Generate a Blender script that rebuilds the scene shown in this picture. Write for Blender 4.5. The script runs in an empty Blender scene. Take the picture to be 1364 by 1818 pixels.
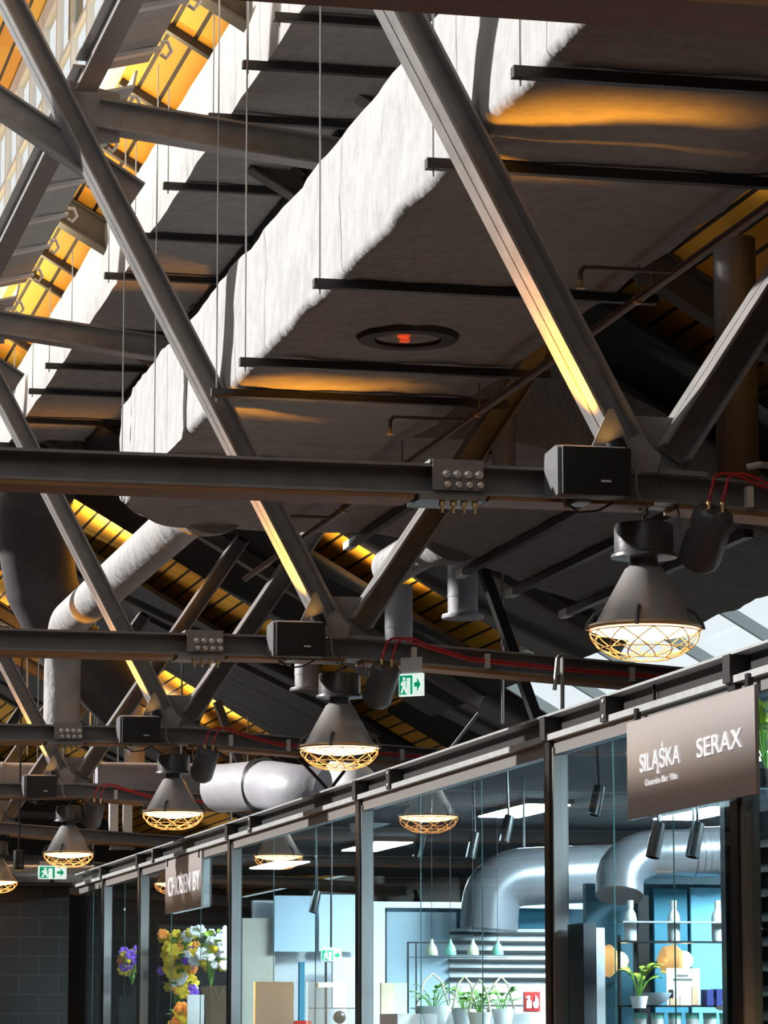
import bpy, bmesh, math, random
from mathutils import Vector, Matrix
random.seed(7)
S = bpy.context.scene
COL = S.collection
# ------------------------------------------------------------------ camera
F = 6000.0; CX, CY = 682.0, 909.0; H = 1.6
PITCH = math.atan(924 / F); YAW = math.atan(1377 / (F / math.cos(PITCH)))
cam_d = bpy.data.cameras.new('camera'); cam = bpy.data.objects.new('camera', cam_d); COL.objects.link(cam)
cam_d.sensor_fit = 'VERTICAL'; cam_d.sensor_height = 24.0; cam_d.lens = F / 1818 * 24.0
cam_d.clip_end = 300
cam.location = (0, 0, H); cam.rotation_euler = (math.pi / 2 + PITCH, 0, -YAW)
S.camera = cam
# ------------------------------------------------------------------ world, sun, exposure
S.view_settings.view_transform = 'Standard'; S.view_settings.look = 'None'
S.view_settings.gamma = 1.0; S.view_settings.exposure = 0.0
try: S.view_settings.use_curve_mapping = False
except Exception: pass
W = bpy.data.worlds.new('sky'); S.world = W; W.use_nodes = True
bg = W.node_tree.nodes['Background']; bg.inputs[0].default_value = (0.92, 0.97, 1.0, 1); bg.inputs[1].default_value = 1.0
sun_d = bpy.data.lights.new('sun', 'SUN'); sun = bpy.data.objects.new('sun', sun_d); COL.objects.link(sun)
sun_d.energy = 8.2; sun_d.angle = math.radians(2.0); sun_d.color = (1.0, 0.97, 0.93)
SUN_DIR = Vector((0.82, -0.44, -0.39))
sun.rotation_euler = SUN_DIR.to_track_quat('-Z', 'Y').to_euler()
sun.location = (-10, 10, 20)
# ------------------------------------------------------------------ photo geometry helpers
_th, _p = YAW, PITCH
def ray(px, py):
    u = (px - CX) / F; w = (CY - py) / F
    yc = math.cos(_p) - w * math.sin(_p); z = math.sin(_p) + w * math.cos(_p)
    return (u * math.cos(_th) + yc * math.sin(_th), -u * math.sin(_th) + yc * math.cos(_th), z)
def atY(px, py, Y):
    r = ray(px, py); k = Y / r[1]; return Vector((r[0] * k, Y, r[2] * k + H))
def atX(px, py, X):
    r = ray(px, py); k = X / r[0]; return Vector((X, r[1] * k, r[2] * k + H))
def atZ(px, py, z):
    r = ray(px, py); k = (z - H) / r[2]; return Vector((r[0] * k, r[1] * k, z))
RO = 9.4
def roofz(x): return RO - 0.577 * x
Y1 = 12.537; DY = 5.71
# ------------------------------------------------------------------ materials
MATS = {}
def mat(name, col, rough=0.5, metal=0.0, var=0.0, vscale=6.0, bump=0.0, bscale=20.0, emit=None, estr=0.0, spec=0.5, stretch=None):
    if name in MATS: return MATS[name]
    m = bpy.data.materials.new(name); m.use_nodes = True
    nt = m.node_tree; b = nt.nodes['Principled BSDF']
    b.inputs['Base Color'].default_value = (*col, 1); b.inputs['Roughness'].default_value = rough
    b.inputs['Metallic'].default_value = metal
    b.inputs['Specular IOR Level'].default_value = spec
    tc = nt.nodes.new('ShaderNodeTexCoord'); vec = tc.outputs['Object']
    if stretch:
        mp = nt.nodes.new('ShaderNodeMapping'); mp.inputs['Scale'].default_value = stretch
        nt.links.new(vec, mp.inputs['Vector']); vec = mp.outputs['Vector']
    if var > 0:
        n = nt.nodes.new('ShaderNodeTexNoise'); n.inputs['Scale'].default_value = vscale; n.inputs['Detail'].default_value = 5
        nt.links.new(vec, n.inputs['Vector'])
        mx = nt.nodes.new('ShaderNodeMix'); mx.data_type = 'RGBA'
        lo = [max(0, c * (1 - var)) for c in col]; hi = [min(1, c * (1 + var)) for c in col]
        mx.inputs['A'].default_value = (*lo, 1); mx.inputs['B'].default_value = (*hi, 1)
        nt.links.new(n.outputs['Fac'], mx.inputs['Factor']); nt.links.new(mx.outputs['Result'], b.inputs['Base Color'])
    if bump > 0:
        n2 = nt.nodes.new('ShaderNodeTexNoise'); n2.inputs['Scale'].default_value = bscale; n2.inputs['Detail'].default_value = 6
        nt.links.new(vec, n2.inputs['Vector'])
        bp = nt.nodes.new('ShaderNodeBump'); bp.inputs['Strength'].default_value = bump; bp.inputs['Distance'].default_value = 0.03
        nt.links.new(n2.outputs['Fac'], bp.inputs['Height']); nt.links.new(bp.outputs['Normal'], b.inputs['Normal'])
    if emit:
        b.inputs['Emission Color'].default_value = (*emit, 1); b.inputs['Emission Strength'].default_value = estr
    MATS[name] = m
    return m
def board_mat(name, base, hi, gap, width, axis_slope=True):
    """longitudinal boards with dark joints; the coordinate runs down the roof slope"""
    m = bpy.data.materials.new(name); m.use_nodes = True; nt = m.node_tree; b = nt.nodes['Principled BSDF']
    N = nt.nodes.new; L = nt.links.new
    tc = N('ShaderNodeTexCoord'); sx = N('ShaderNodeSeparateXYZ'); L(tc.outputs['Object'], sx.inputs[0])
    dv = N('ShaderNodeMath'); dv.operation = 'DIVIDE'; dv.inputs[1].default_value = width; L(sx.outputs['X'], dv.inputs[0])
    fr = N('ShaderNodeMath'); fr.operation = 'FRACT'; L(dv.outputs[0], fr.inputs[0])
    fl = N('ShaderNodeMath'); fl.operation = 'FLOOR'; L(dv.outputs[0], fl.inputs[0])
    lt = N('ShaderNodeMath'); lt.operation = 'LESS_THAN'; lt.inputs[1].default_value = 0.17; L(fr.outputs[0], lt.inputs[0])
    wn = N('ShaderNodeTexWhiteNoise'); wn.noise_dimensions = '2D'
    yd = N('ShaderNodeMath'); yd.operation = 'MULTIPLY'; yd.inputs[1].default_value = 0.31; L(sx.outputs['Y'], yd.inputs[0])
    yf = N('ShaderNodeMath'); yf.operation = 'FLOOR'; L(yd.outputs[0], yf.inputs[0])
    cb = N('ShaderNodeCombineXYZ'); L(fl.outputs[0], cb.inputs[0]); L(yf.outputs[0], cb.inputs[1]); L(cb.outputs[0], wn.inputs['Vector'])
    mx = N('ShaderNodeMix'); mx.data_type = 'RGBA'; mx.inputs['A'].default_value = (*base, 1); mx.inputs['B'].default_value = (*hi, 1)
    L(wn.outputs['Value'], mx.inputs['Factor'])
    m2 = N('ShaderNodeMix'); m2.data_type = 'RGBA'; m2.inputs['B'].default_value = (*gap, 1)
    L(mx.outputs['Result'], m2.inputs['A']); L(lt.outputs[0], m2.inputs['Factor']); L(m2.outputs['Result'], b.inputs['Base Color'])
    b.inputs['Roughness'].default_value = 0.6
    MATS[name] = m; return m
def brick_mat(name, col, mortar, w, h):
    m = bpy.data.materials.new(name); m.use_nodes = True; nt = m.node_tree; b = nt.nodes['Principled BSDF']
    tc = nt.nodes.new('ShaderNodeTexCoord'); mp = nt.nodes.new('ShaderNodeMapping'); mp.inputs['Rotation'].default_value = (math.pi / 2, 0, 0)
    br = nt.nodes.new('ShaderNodeTexBrick'); br.inputs['Scale'].default_value = 1.0
    br.inputs['Brick Width'].default_value = w; br.inputs['Row Height'].default_value = h; br.inputs['Mortar Size'].default_value = 0.008
    br.inputs['Color1'].default_value = (*col, 1); br.inputs['Color2'].default_value = (*[c * 1.3 for c in col], 1); br.inputs['Mortar'].default_value = (*mortar, 1)
    nt.links.new(tc.outputs['Object'], mp.inputs[0]); nt.links.new(mp.outputs[0], br.inputs['Vector'])
    nt.links.new(br.outputs['Color'], b.inputs['Base Color']); b.inputs['Roughness'].default_value = 0.8
    bp = nt.nodes.new('ShaderNodeBump'); bp.inputs['Strength'].default_value = 0.6; bp.invert = True
    nt.links.new(br.outputs['Fac'], bp.inputs['Height']); nt.links.new(bp.outputs['Normal'], b.inputs['Normal'])
    MATS[name] = m; return m
def glass_mat(name, tint, ior=1.52, boost=1.0):
    m = bpy.data.materials.new(name); m.use_nodes = True; nt = m.node_tree
    for n in list(nt.nodes): nt.nodes.remove(n)
    o = nt.nodes.new('ShaderNodeOutputMaterial'); t = nt.nodes.new('ShaderNodeBsdfTransparent'); t.inputs[0].default_value = (*tint, 1)
    g = nt.nodes.new('ShaderNodeBsdfGlossy'); g.inputs['Roughness'].default_value = 0.01; g.inputs['Color'].default_value = (0.92, 0.98, 1, 1)
    f = nt.nodes.new('ShaderNodeFresnel'); f.inputs['IOR'].default_value = ior
    mu = nt.nodes.new('ShaderNodeMath'); mu.operation = 'MULTIPLY'; mu.inputs[1].default_value = boost; mu.use_clamp = True
    mx = nt.nodes.new('ShaderNodeMixShader')
    ge = nt.nodes.new('ShaderNodeNewGeometry'); iv = nt.nodes.new('ShaderNodeMath'); iv.operation = 'SUBTRACT'; iv.inputs[0].default_value = 1.0
    nt.links.new(ge.outputs['Backfacing'], iv.inputs[1]); m2 = nt.nodes.new('ShaderNodeMath'); m2.operation = 'MULTIPLY'
    nt.links.new(mu.outputs[0], m2.inputs[0]); nt.links.new(iv.outputs[0], m2.inputs[1])
    nt.links.new(f.outputs[0], mu.inputs[0]); nt.links.new(m2.outputs[0], mx.inputs[0])
    nt.links.new(t.outputs[0], mx.inputs[1]); nt.links.new(g.outputs[0], mx.inputs[2]); nt.links.new(mx.outputs[0], o.inputs[0])
    MATS[name] = m; return m
STEEL = mat('truss_paint', (0.25, 0.24, 0.235), 0.36, 0.0, var=0.35, vscale=9, bump=0.08, bscale=40)
BLACKSTEEL = mat('black_steel', (0.022, 0.021, 0.021), 0.4, 0.0, var=0.3)
GALV = mat('galvanised', (0.42, 0.43, 0.43), 0.38, 0.35, var=0.25, vscale=14)
WHITEMET = mat('white_metal', (0.8, 0.81, 0.82), 0.4)
ROD = mat('rod_zinc', (0.42, 0.42, 0.42), 0.35, 0.6)
BRASS = mat('brass_nut', (0.75, 0.5, 0.22), 0.3, 0.9)
BOLT = mat('bolt_zinc', (0.85, 0.83, 0.8), 0.3, 0.5)
DUCT = mat('duct_insulation', (0.345, 0.34, 0.34), 0.75, 0.0, var=0.30, vscale=7, bump=1.0, bscale=6, stretch=(1.4, 1.4, 0.8))
PIPEG = mat('grey_pipe', (0.36, 0.36, 0.395), 0.45, 0.0, var=0.15, bump=0.15, bscale=10)
DARKPIPE = mat('dark_pipe', (0.09, 0.085, 0.09), 0.5, 0.0, var=0.3, bump=0.2, bscale=8)
SPRK = mat('sprinkler_paint', (0.16, 0.11, 0.09), 0.3, 0.2)
PANELBLK = mat('acoustic_black', (0.012, 0.011, 0.011), 0.9, var=0.3)
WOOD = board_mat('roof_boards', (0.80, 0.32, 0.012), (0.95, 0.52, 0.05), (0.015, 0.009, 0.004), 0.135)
WOODD = board_mat('light_block_boards', (0.06, 0.03, 0.012), (0.10, 0.05, 0.02), (0.01, 0.006, 0.004), 0.135)
RAFT = mat('rafter_paint', (0.10, 0.085, 0.07), 0.5, var=0.3)
FLOORM = mat('floor_wood', (0.085, 0.036, 0.016), 0.5, var=0.3, vscale=2)
DARKWALL = mat('dark_wall', (0.02, 0.019, 0.019), 0.8, var=0.2)
BLOCK = brick_mat('dark_blockwork', (0.012, 0.011, 0.012), (0.028, 0.026, 0.027), 0.42, 0.2)
LAMPBLK = mat('lamp_enamel', (0.10, 0.10, 0.105), 0.33, 0.2, bump=0.05)
LAMPSHADE = mat('lamp_shade_grey', (0.46, 0.44, 0.43), 0.36, 0.3)
LENS = mat('lamp_lens', (1, 0.7, 0.4), 0.3, emit=(1.0, 0.60, 0.24), estr=9.0)
CAGE = mat('cage_wire', (0.75, 0.5, 0.28), 0.35, 0.2)
UPL = mat('uplight_lens', (1, 0.6, 0.2), 0.3, emit=(1.0, 0.5, 0.08), estr=12.0)
SPEAKB = mat('speaker_front', (0.012, 0.012, 0.012), 0.6, bump=0.1, bscale=200)
SPEAKG = mat('speaker_grey', (0.11, 0.11, 0.113), 0.45)
REDC = mat('red_cable', (0.5, 0.03, 0.03), 0.45)
GLASS = glass_mat('shop_glass', (0.84, 0.96, 0.99), 1.6, 1.3)
SKYGLASS = glass_mat('rooflight_glass', (0.96, 0.985, 0.99), 1.45, 0.2)
FRAMEG = mat('frame_grey', (0.20, 0.19, 0.185), 0.35, 0.2)
FRAMEB = mat('frame_black', (0.02, 0.019, 0.019), 0.3)
GREENEDGE = mat('glass_edge', (0.12, 0.22, 0.20), 0.2)
SIGN = mat('sign_grey', (0.33, 0.30, 0.29), 0.3, 0.0)
LETTER = mat('sign_letters', (0.9, 0.88, 0.88), 0.5, emit=(1, 0.95, 0.95), estr=0.35)
EXITG = mat('exit_green', (0.0, 0.42, 0.2), 0.4, emit=(0.0, 0.6, 0.3), estr=0.35)
EXITW = mat('exit_white', (0.9, 1, 0.95), 0.4, emit=(0.85, 1, 0.93), estr=0.75)
ACRYL = mat('clear_acrylic', (0.6, 0.6, 0.62), 0.15)
FILLGLOW = mat('fill_glow', (1, 1, 1), 0.4, emit=(0.88, 0.96, 1.0), estr=280.0)
# ------------------------------------------------------------------ mesh builder
WL = {}
ORD = ['first', 'second', 'third', 'fourth', 'fifth', 'sixth', 'seventh', 'eighth', 'ninth', 'tenth', 'eleventh', 'twelfth']
class MB:
    def __init__(s): s.bm = bmesh.new()
    def _add(s, vs, fs):
        v = [s.bm.verts.new(p) for p in vs]
        for f in fs:
            try: s.bm.faces.new([v[i] for i in f])
            except ValueError: pass
        return v
    def box(s, c, d, R=None):
        c = Vector(c); h = Vector(d) * 0.5; P = []
        for x in (-1, 1):
            for y in (-1, 1):
                for z in (-1, 1):
                    q = Vector((x * h.x, y * h.y, z * h.z))
                    P.append(c + (R @ q if R else q))
        s._add(P, [(0, 1, 3, 2), (4, 6, 7, 5), (0, 4, 5, 1), (2, 3, 7, 6), (0, 2, 6, 4), (1, 5, 7, 3)]); return s
    def span(s, a, b):
        a, b = Vector(a), Vector(b); return s.box((a + b) / 2, [abs(q) for q in (b - a)])
    def bar(s, p0, p1, w, h, up=(0, 0, 1), off=(0, 0)):
        p0, p1 = Vector(p0), Vector(p1); d = (p1 - p0); L = d.length; d.normalize()
        side = d.cross(Vector(up)).normalized(); u = side.cross(d).normalized()
        R = Matrix((side, d, u)).transposed()
        c = (p0 + p1) / 2 + side * off[0] + u * off[1]
        return s.box(c, (w, L, h), R)
    def channel(s, p0, p1, depth, width, n, tf=0.012, groove=0.014):
        """two channels back to back: flanges face along n (in the truss plane), width runs along Y"""
        p0, p1 = Vector(p0), Vector(p1); n = Vector(n).normalized()
        hw = (width - groove) / 2
        for sy in (-1, 1):
            oy = Vector((0, sy * (groove / 2 + hw / 2), 0))
            for sn in (-1, 1):
                o = n * sn * (depth / 2 - tf / 2) + oy
                s.bar(p0 + o, p1 + o, hw, tf, n)
            o = Vector((0, sy * (groove / 2 + 0.005), 0))
            s.bar(p0 + o, p1 + o, 0.008, depth - tf, n)
        return s
    def ibeam(s, p0, p1, depth, width, n=(0, 0, 1), tf=0.014, tw=0.01):
        p0, p1 = Vector(p0), Vector(p1); n = Vector(n).normalized()
        d = (p1 - p0).normalized(); n = (n - d * n.dot(d)).normalized()
        for sn in (-1, 1):
            o = n * sn * (depth / 2 - tf / 2); s.bar(p0 + o, p1 + o, width, tf, n)
        s.bar(p0, p1, tw, depth - tf, n); return s
    def tube(s, pts, r, n=10, caps=True):
        pts = [Vector(p) for p in pts]; rings = []
        rr = r if isinstance(r, (list, tuple)) else [r] * len(pts)
        prev = None
        for i, p in enumerate(pts):
            if i == 0: t = pts[1] - p
            elif i == len(pts) - 1: t = p - pts[i - 1]
            else: t = (pts[i + 1] - p).normalized() + (p - pts[i - 1]).normalized()
            t.normalize()
            if prev is None:
                a = Vector((0, 0, 1)) if abs(t.z) < 0.9 else Vector((1, 0, 0)); u = t.cross(a).normalized()
            else:
                u = (prev - t * prev.dot(t)).normalized()
            prev = u; v = t.cross(u)
            rings.append([s.bm.verts.new(p + (u * math.cos(2 * math.pi * k / n) + v * math.sin(2 * math.pi * k / n)) * rr[i]) for k in range(n)])
        for A, B in zip(rings, rings[1:]):
            for k in range(n): s.bm.faces.new((A[k], A[(k + 1) % n], B[(k + 1) % n], B[k]))
        if caps:
            s.bm.faces.new(rings[0][::-1]); s.bm.faces.new(rings[-1])
        return s
    def lathe(s, prof, c=(0, 0, 0), n=32, R=None, cap0=True, cap1=True):
        c = Vector(c); rings = []
        for r, z in prof:
            ring = []
            for k in range(n):
                q = Vector((r * math.cos(2 * math.pi * k / n), r * math.sin(2 * math.pi * k / n), z))
                ring.append(s.bm.verts.new(c + (R @ q if R else q)))
            rings.append(ring)
        for A, B in zip(rings, rings[1:]):
            for k in range(n): s.bm.faces.new((A[k], A[(k + 1) % n], B[(k + 1) % n], B[k]))
        if cap0: s.bm.faces.new(rings[0][::-1])
        if cap1: s.bm.faces.new(rings[-1])
        return s
    def loft(s, rings, close=True, caps=True):
        V = [[s.bm.verts.new(p) for p in r] for r in rings]; n = len(V[0])
        for A, B in zip(V, V[1:]):
            for k in range(n if close else n - 1): s.bm.faces.new((A[k], A[(k + 1) % n], B[(k + 1) % n], B[k]))
        if caps: s.bm.faces.new(V[0][::-1]); s.bm.faces.new(V[-1])
        return s
    def prism(s, poly, axis, a, b):
        """poly: list of 3-D points (one face); extruded by vector"""
        A = [s.bm.verts.new(Vector(p) + Vector(axis) * a) for p in poly]; B = [s.bm.verts.new(Vector(p) + Vector(axis) * b) for p in poly]
        s.bm.faces.new(A[::-1]); s.bm.faces.new(B); n = len(poly)
        for k in range(n): s.bm.faces.new((A[k], A[(k + 1) % n], B[(k + 1) % n], B[k]))
        return s
    def ball(s, c, r, sub=2, sc=(1, 1, 1)):
        res = bmesh.ops.create_icosphere(s.bm, subdivisions=sub, radius=r)
        for v in res['verts']: v.co = Vector((v.co.x * sc[0], v.co.y * sc[1], v.co.z * sc[2])) + Vector(c)
        return s
    def build(s, name, m, parent=None, smooth=35, bevel=0.0, keep_origin=False):
        bmesh.ops.recalc_face_normals(s.bm, faces=s.bm.faces)
        if bevel > 0:
            bmesh.ops.bevel(s.bm, geom=[e for e in s.bm.edges if e.is_manifold and e.calc_face_angle(0) > 0.6], offset=bevel, segments=2, affect='EDGES', profile=0.7)
        me = bpy.data.meshes.new(name)
        if parent is not None: off = WL[parent.name]
        elif keep_origin: off = Vector((0, 0, 0))
        else:
            xs = [v.co for v in s.bm.verts]
            off = Vector(((min(v.x for v in xs) + max(v.x for v in xs)) / 2, (min(v.y for v in xs) + max(v.y for v in xs)) / 2, min(v.z for v in xs)))
        for v in s.bm.verts: v.co -= off
        s.bm.to_mesh(me); s.bm.free()
        me.materials.append(m)
        if smooth:
            for p in me.polygons: p.use_smooth = True
            me.set_sharp_from_angle(angle=math.radians(smooth))
        o = bpy.data.objects.new(name, me); COL.objects.link(o)
        if parent is not None: o.parent = parent
        else: o.location = off
        WL[o.name] = off.copy()
        return o
def tag(o, label, cat, group=None, kind=None):
    o['label'] = label; o['category'] = cat
    if group: o['group'] = group
    if kind: o['kind'] = kind
    return o
def thing(name, label, cat, loc, group=None):
    o = bpy.data.objects.new(name, None); COL.objects.link(o); o.location = loc; o.empty_display_size = 0.1
    WL[o.name] = Vector(loc)
    return tag(o, label, cat, group)
def struct(o): o['kind'] = 'structure'; return o
def dup(root, delta, label=None):
    r = root.copy(); COL.objects.link(r); r.location = Vector(root.location) + Vector(delta)
    WL[r.name] = WL[root.name] + Vector(delta)
    if label: r['label'] = label
    for ch in list(root.children):
        c = ch.copy(); COL.objects.link(c); c.parent = r
        for g in list(ch.children):
            d = g.copy(); COL.objects.link(d); d.parent = c
    return r
def text_mesh(body, size, mw, m, name, parent, xscale=1.0, extrude=0.004):
    cu = bpy.data.curves.new('txt', 'FONT'); cu.body = body; cu.size = size; cu.extrude = extrude; cu.align_x = 'CENTER'; cu.align_y = 'CENTER'
    ob = bpy.data.objects.new('txt', cu); COL.objects.link(ob)
    dg = bpy.context.evaluated_depsgraph_get(); dg.update()
    me = bpy.data.meshes.new_from_object(ob.evaluated_get(dg)); bpy.data.objects.remove(ob)
    off = WL[parent.name]
    for v in me.vertices:
        q = mw @ Vector((v.co.x * xscale, v.co.y, v.co.z)); v.co = q - off
    me.materials.clear(); me.materials.append(m)
    o = bpy.data.objects.new(name, me); COL.objects.link(o); o.parent = parent; return o
# ================================================================== SETTING
struct(MB().span((-9, -6, -0.1), (10, 54, 0)).build('floor', FLOORM, keep_origin=True))
struct(MB().span((-9.2, -6, 0), (-9, 54, 3.3)).build('wall_left', DARKWALL))
struct(MB().span((9.7, -6, 0), (9.9, 54, 3.7)).build('wall_right', DARKWALL))
struct(MB().span((-9, 54, 0), (9.9, 54.2, 9.5)).build('wall_back', DARKWALL))
struct(MB().span((-9, -6.2, 0), (9.9, -6, 9.0)).build('wall_front', DARKWALL))
# roof deck: longitudinal boards falling to the right
def slab(x0, x1, y0, y1, t, dz=0.0):
    a = [(x0, y0, roofz(x0) + dz), (x1, y0, roofz(x1) + dz), (x1, y0, roofz(x1) + dz + t), (x0, y0, roofz(x0) + dz + t)]
    return MB().prism(a, (0, y1 - y0, 0), 0, 1)
cm = slab(2.97, 7.72, -6, 54, 0.06)
for y0, y1 in ((-6, 21.0), (30.2, 54)):
    cm.prism([(7.72, y0, roofz(7.72)), (9.8, y0, roofz(9.8)), (9.8, y0, roofz(9.8) + .06), (7.72, y0, roofz(7.72) + .06)], (0, y1 - y0, 0), 0, 1)
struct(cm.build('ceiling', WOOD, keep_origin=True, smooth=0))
struct(MB().prism([(-2.6, 0, 6.3), (-9.1, 0, 3.3), (-9.1, 0, 3.36), (-2.6, 0, 6.36)], (0, 1, 0), -6, 54).build('left_light_block', WOODD, keep_origin=True, smooth=0))  # unseen left roof, added and sloped to cut floor skylight but pass the sun
# lantern roof and its glazed side
struct(MB().prism([(-1.2, 0, 10.15), (3.0, 0, 9.24), (3.0, 0, 9.30), (-1.2, 0, 10.21)], (0, 1, 0), 4, 54).build('trim_1', WOOD, keep_origin=True, smooth=0))
wf = MB()
wf.span((2.92, 4, 7.66), (3.0, 54, 7.80)).span((2.93, 4, 9.05), (2.99, 54, 9.2)).span((2.94, 4, 8.5), (2.98, 54, 8.54))
y = 4.0
while y < 54:
    wf.span((2.93, y - 0.03, 7.7), (2.98, y + 0.03, 9.2)); y += 0.82
w1 = struct(wf.build('window_1', WHITEMET))
gp = MB().span((2.953, 4, 7.8), (2.957, 54, 9.05)).build('pane', SKYGLASS, w1)
# blue-green outside louvres seen in patches behind the lantern glass
TEAL = mat('teal_glass', (0.02, 0.15, 0.19), 0.2)
lv = MB()
random.seed(3)
for i in range(40):
    yy = 10 + i * 1.05 + random.uniform(-.2, .2); zz = random.choice((7.75, 8.15, 8.6)); hh = random.uniform(.25, .5)
    if random.random() < 0.62: lv.prism([(2.962, yy, zz), (2.962, yy + .74, zz), (2.962, yy + .74, zz + hh), (2.962, yy, zz + hh * .55)], (1, 0, 0), 0, .006)
lv.build('tinted_pane', TEAL, w1, smooth=0)
# eave glazing on the right
ef = MB()
x0, x1 = 7.72, 9.8
for yy in [21.05 + i * 1.52 for i in range(7)]:
    ef.bar((x0, yy, roofz(x0) + .02), (x1, yy, roofz(x1) + .02), 0.05, 0.09)
for xx in (7.75, 9.75):
    ef.span((xx - .05, 21, roofz(xx) - .03), (xx + .05, 30.2, roofz(xx) + .06))
w2 = struct(ef.build('window_2', mat('rooflight_frame', (0.45, 0.52, 0.52), 0.4)))
MB().prism([(x0, 21, roofz(x0) + .06), (x1, 21, roofz(x1) + .06), (x1, 21, roofz(x1) + .066), (x0, 21, roofz(x0) + .066)], (0, 9.2, 0), 0, 1).build('pane', SKYGLASS, w2)
# far kiosk of dark blockwork
struct(MB().span((-2, 35.9, 0), (4.72, 36.1, 3.13)).build('wall_far', BLOCK, keep_origin=True))
struct(MB().span((-2, 35.84, 3.13), (4.74, 36.16, 3.17)).build('trim_2', FRAMEB))
# ================================================================== ROOF TRUSSES
def make_truss(label):
    t = thing('roof_truss', label, 'truss', (3.9, Y1, 3.64), 'steel roof trusses along the hall')
    Y = Y1
    MB().channel((-5.5, Y, 3.70), (3.95, Y, 3.70), 0.12, 0.2, (0, 0, 1)).build('bottom_chord', STEEL, t, smooth=0)
    FLWARM = mat('flange_warm_light', (0.30, 0.145, 0.055), 0.5, var=.3, vscale=12, stretch=(.3, 1, 1))  # brown strips under the chords paint in warm light on the steel flanges
    MB().span((-5.5, Y - .098, 3.622), (2.94, Y + .098, 3.641)).span((3.24, Y - .098, 3.626), (3.9, Y + .098, 3.641)).build('warm_flange_strip', FLWARM, t, smooth=0)
    MB().bar((4.0, Y, 3.628), (9.5, Y, 3.277), .196, .018).build('warm_flange_strip', FLWARM, t, smooth=0)
    sp = MB(); p1 = Vector((9.6, Y, 3.34))
    sp.channel((3.95, Y, 3.70), p1, 0.12, 0.2, (0, 0, 1)).build('side_chord', STEEL, t, smooth=0)
    a, b = Vector((3.83, Y, 3.84)), Vector((1.62, Y, 8.0)); d = (b - a).normalized(); n = Vector((d.z, 0, -d.x))
    MB().channel(a, b, 0.115, 0.21, n).build('left_diagonal', STEEL, t, smooth=0)
    a, b = Vector((3.99, Y, 3.84)), Vector((5.48, Y, 6.09)); d = (b - a).normalized(); n = Vector((d.z, 0, -d.x))
    MB().channel(a, b, 0.125, 0.27, n).build('right_diagonal', STEEL, t, smooth=0)
    MB().ibeam((2.5, Y, 6.67), (4.78, Y, 6.42), 0.17, 0.15).build('collar_beam', STEEL, t, smooth=0)
    MB().ibeam((1.2, Y + .12, 7.22), (2.74, Y + .12, 6.25), 0.15, 0.12, (0, 0, 1)).build('brace', STEEL, t, smooth=0)
    MB().ibeam((3.0, Y, roofz(3.0) - .13), (7.7, Y, roofz(7.7) - .13), 0.2, 0.16, (0, 0, 1)).build('rafter', RAFT, t, smooth=0)
    MB().prism([(2.33, Y, 6.86), (2.62, Y, 6.80), (2.62, Y, 6.52), (2.42, Y, 6.5)], (0, 1, 0), -.012, .012).build('purlin_plate', STEEL, t, smooth=0)
    # node: gusset plate between the diagonals, fin, bearing blocks
    MB().prism([(3.78, Y, 3.76), (4.06, Y, 3.76), (4.16, Y, 4.0), (3.72, Y, 4.0)], (0, 1, 0), .02, .035).build('gusset_plate', STEEL, t, smooth=0)
    MB().prism([(3.62, Y, 3.79), (3.84, Y, 3.79), (3.80, Y, 3.86), (3.735, Y, 4.0), (3.715, Y, 4.0)], (0, 1, 0), -.112, -.1).build('stiffener_plate', STEEL, t, smooth=0)
    MB().prism([(3.79, Y, 3.75), (3.9, Y, 3.75), (3.92, Y, 3.82), (3.83, Y, 3.9), (3.77, Y, 3.86)], (0, 1, 0), -.135, -.117).build('connection_plate', STEEL, t, smooth=0)
    MB().bar((3.84, Y, 3.765), (4.12, Y, 3.755), 0.22, 0.02).build('node_plate', STEEL, t, smooth=0)
    # splice with bolts
    X0 = 3.03
    sm = MB(); sm.span((X0 - .02, Y - .118, 3.655), (X0 + .18, Y - .10, 3.775)); sm.span((X0 - .07, Y - .11, 3.618), (X0 + .19, Y + .11, 3.638)); sm.span((X0 - .03, Y - .11, 3.762), (X0 + .17, Y + .11, 3.776))
    s = sm.build('splice_plate', STEEL, t, smooth=0)
    R = Matrix.Rotation(math.pi / 2, 3, 'X')
    for k in range(4):
        x = X0 + .03 + k * .043
        MB().lathe([(.016, 0), (.016, .014), (.011, .017)], (x, Y - .118, 3.715), 8, R).build('bolt', BOLT, s)
        MB().lathe([(.007, -.045), (.007, -.022), (.014, -.022), (.014, 0)], (x - .005, Y - .085, 3.618), 8).build('bolt', BRASS, s)
        MB().lathe([(.013, 0), (.013, .014), (.009, .017)], (x + .006, Y - .118, 3.675), 8, R).build('bolt', BOLT, s)
    return t
TL = ['steel roof truss of the largest caged lamp, near the right edge',
      'steel roof truss above the second largest caged lamp, exit sign on its chord',
      'steel roof truss above the third largest caged lamp',
      'steel roof truss above the smallest caged lamp at lower left',
      'steel roof truss first beyond the smallest caged lamp',
      'steel roof truss second beyond the smallest caged lamp',
      'farthest steel roof truss by the end of the hall']
T1 = make_truss(TL[0]); TR = [T1]
for k in range(1, 7): TR.append(dup(T1, (0, DY * k, 0), TL[k]))
T0 = dup(T1, (0, atZ(950, 37, 3.622).y - .1 - Y1, 0), 'nearest steel roof truss, only its bottom chord crosses the top edge')
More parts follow.
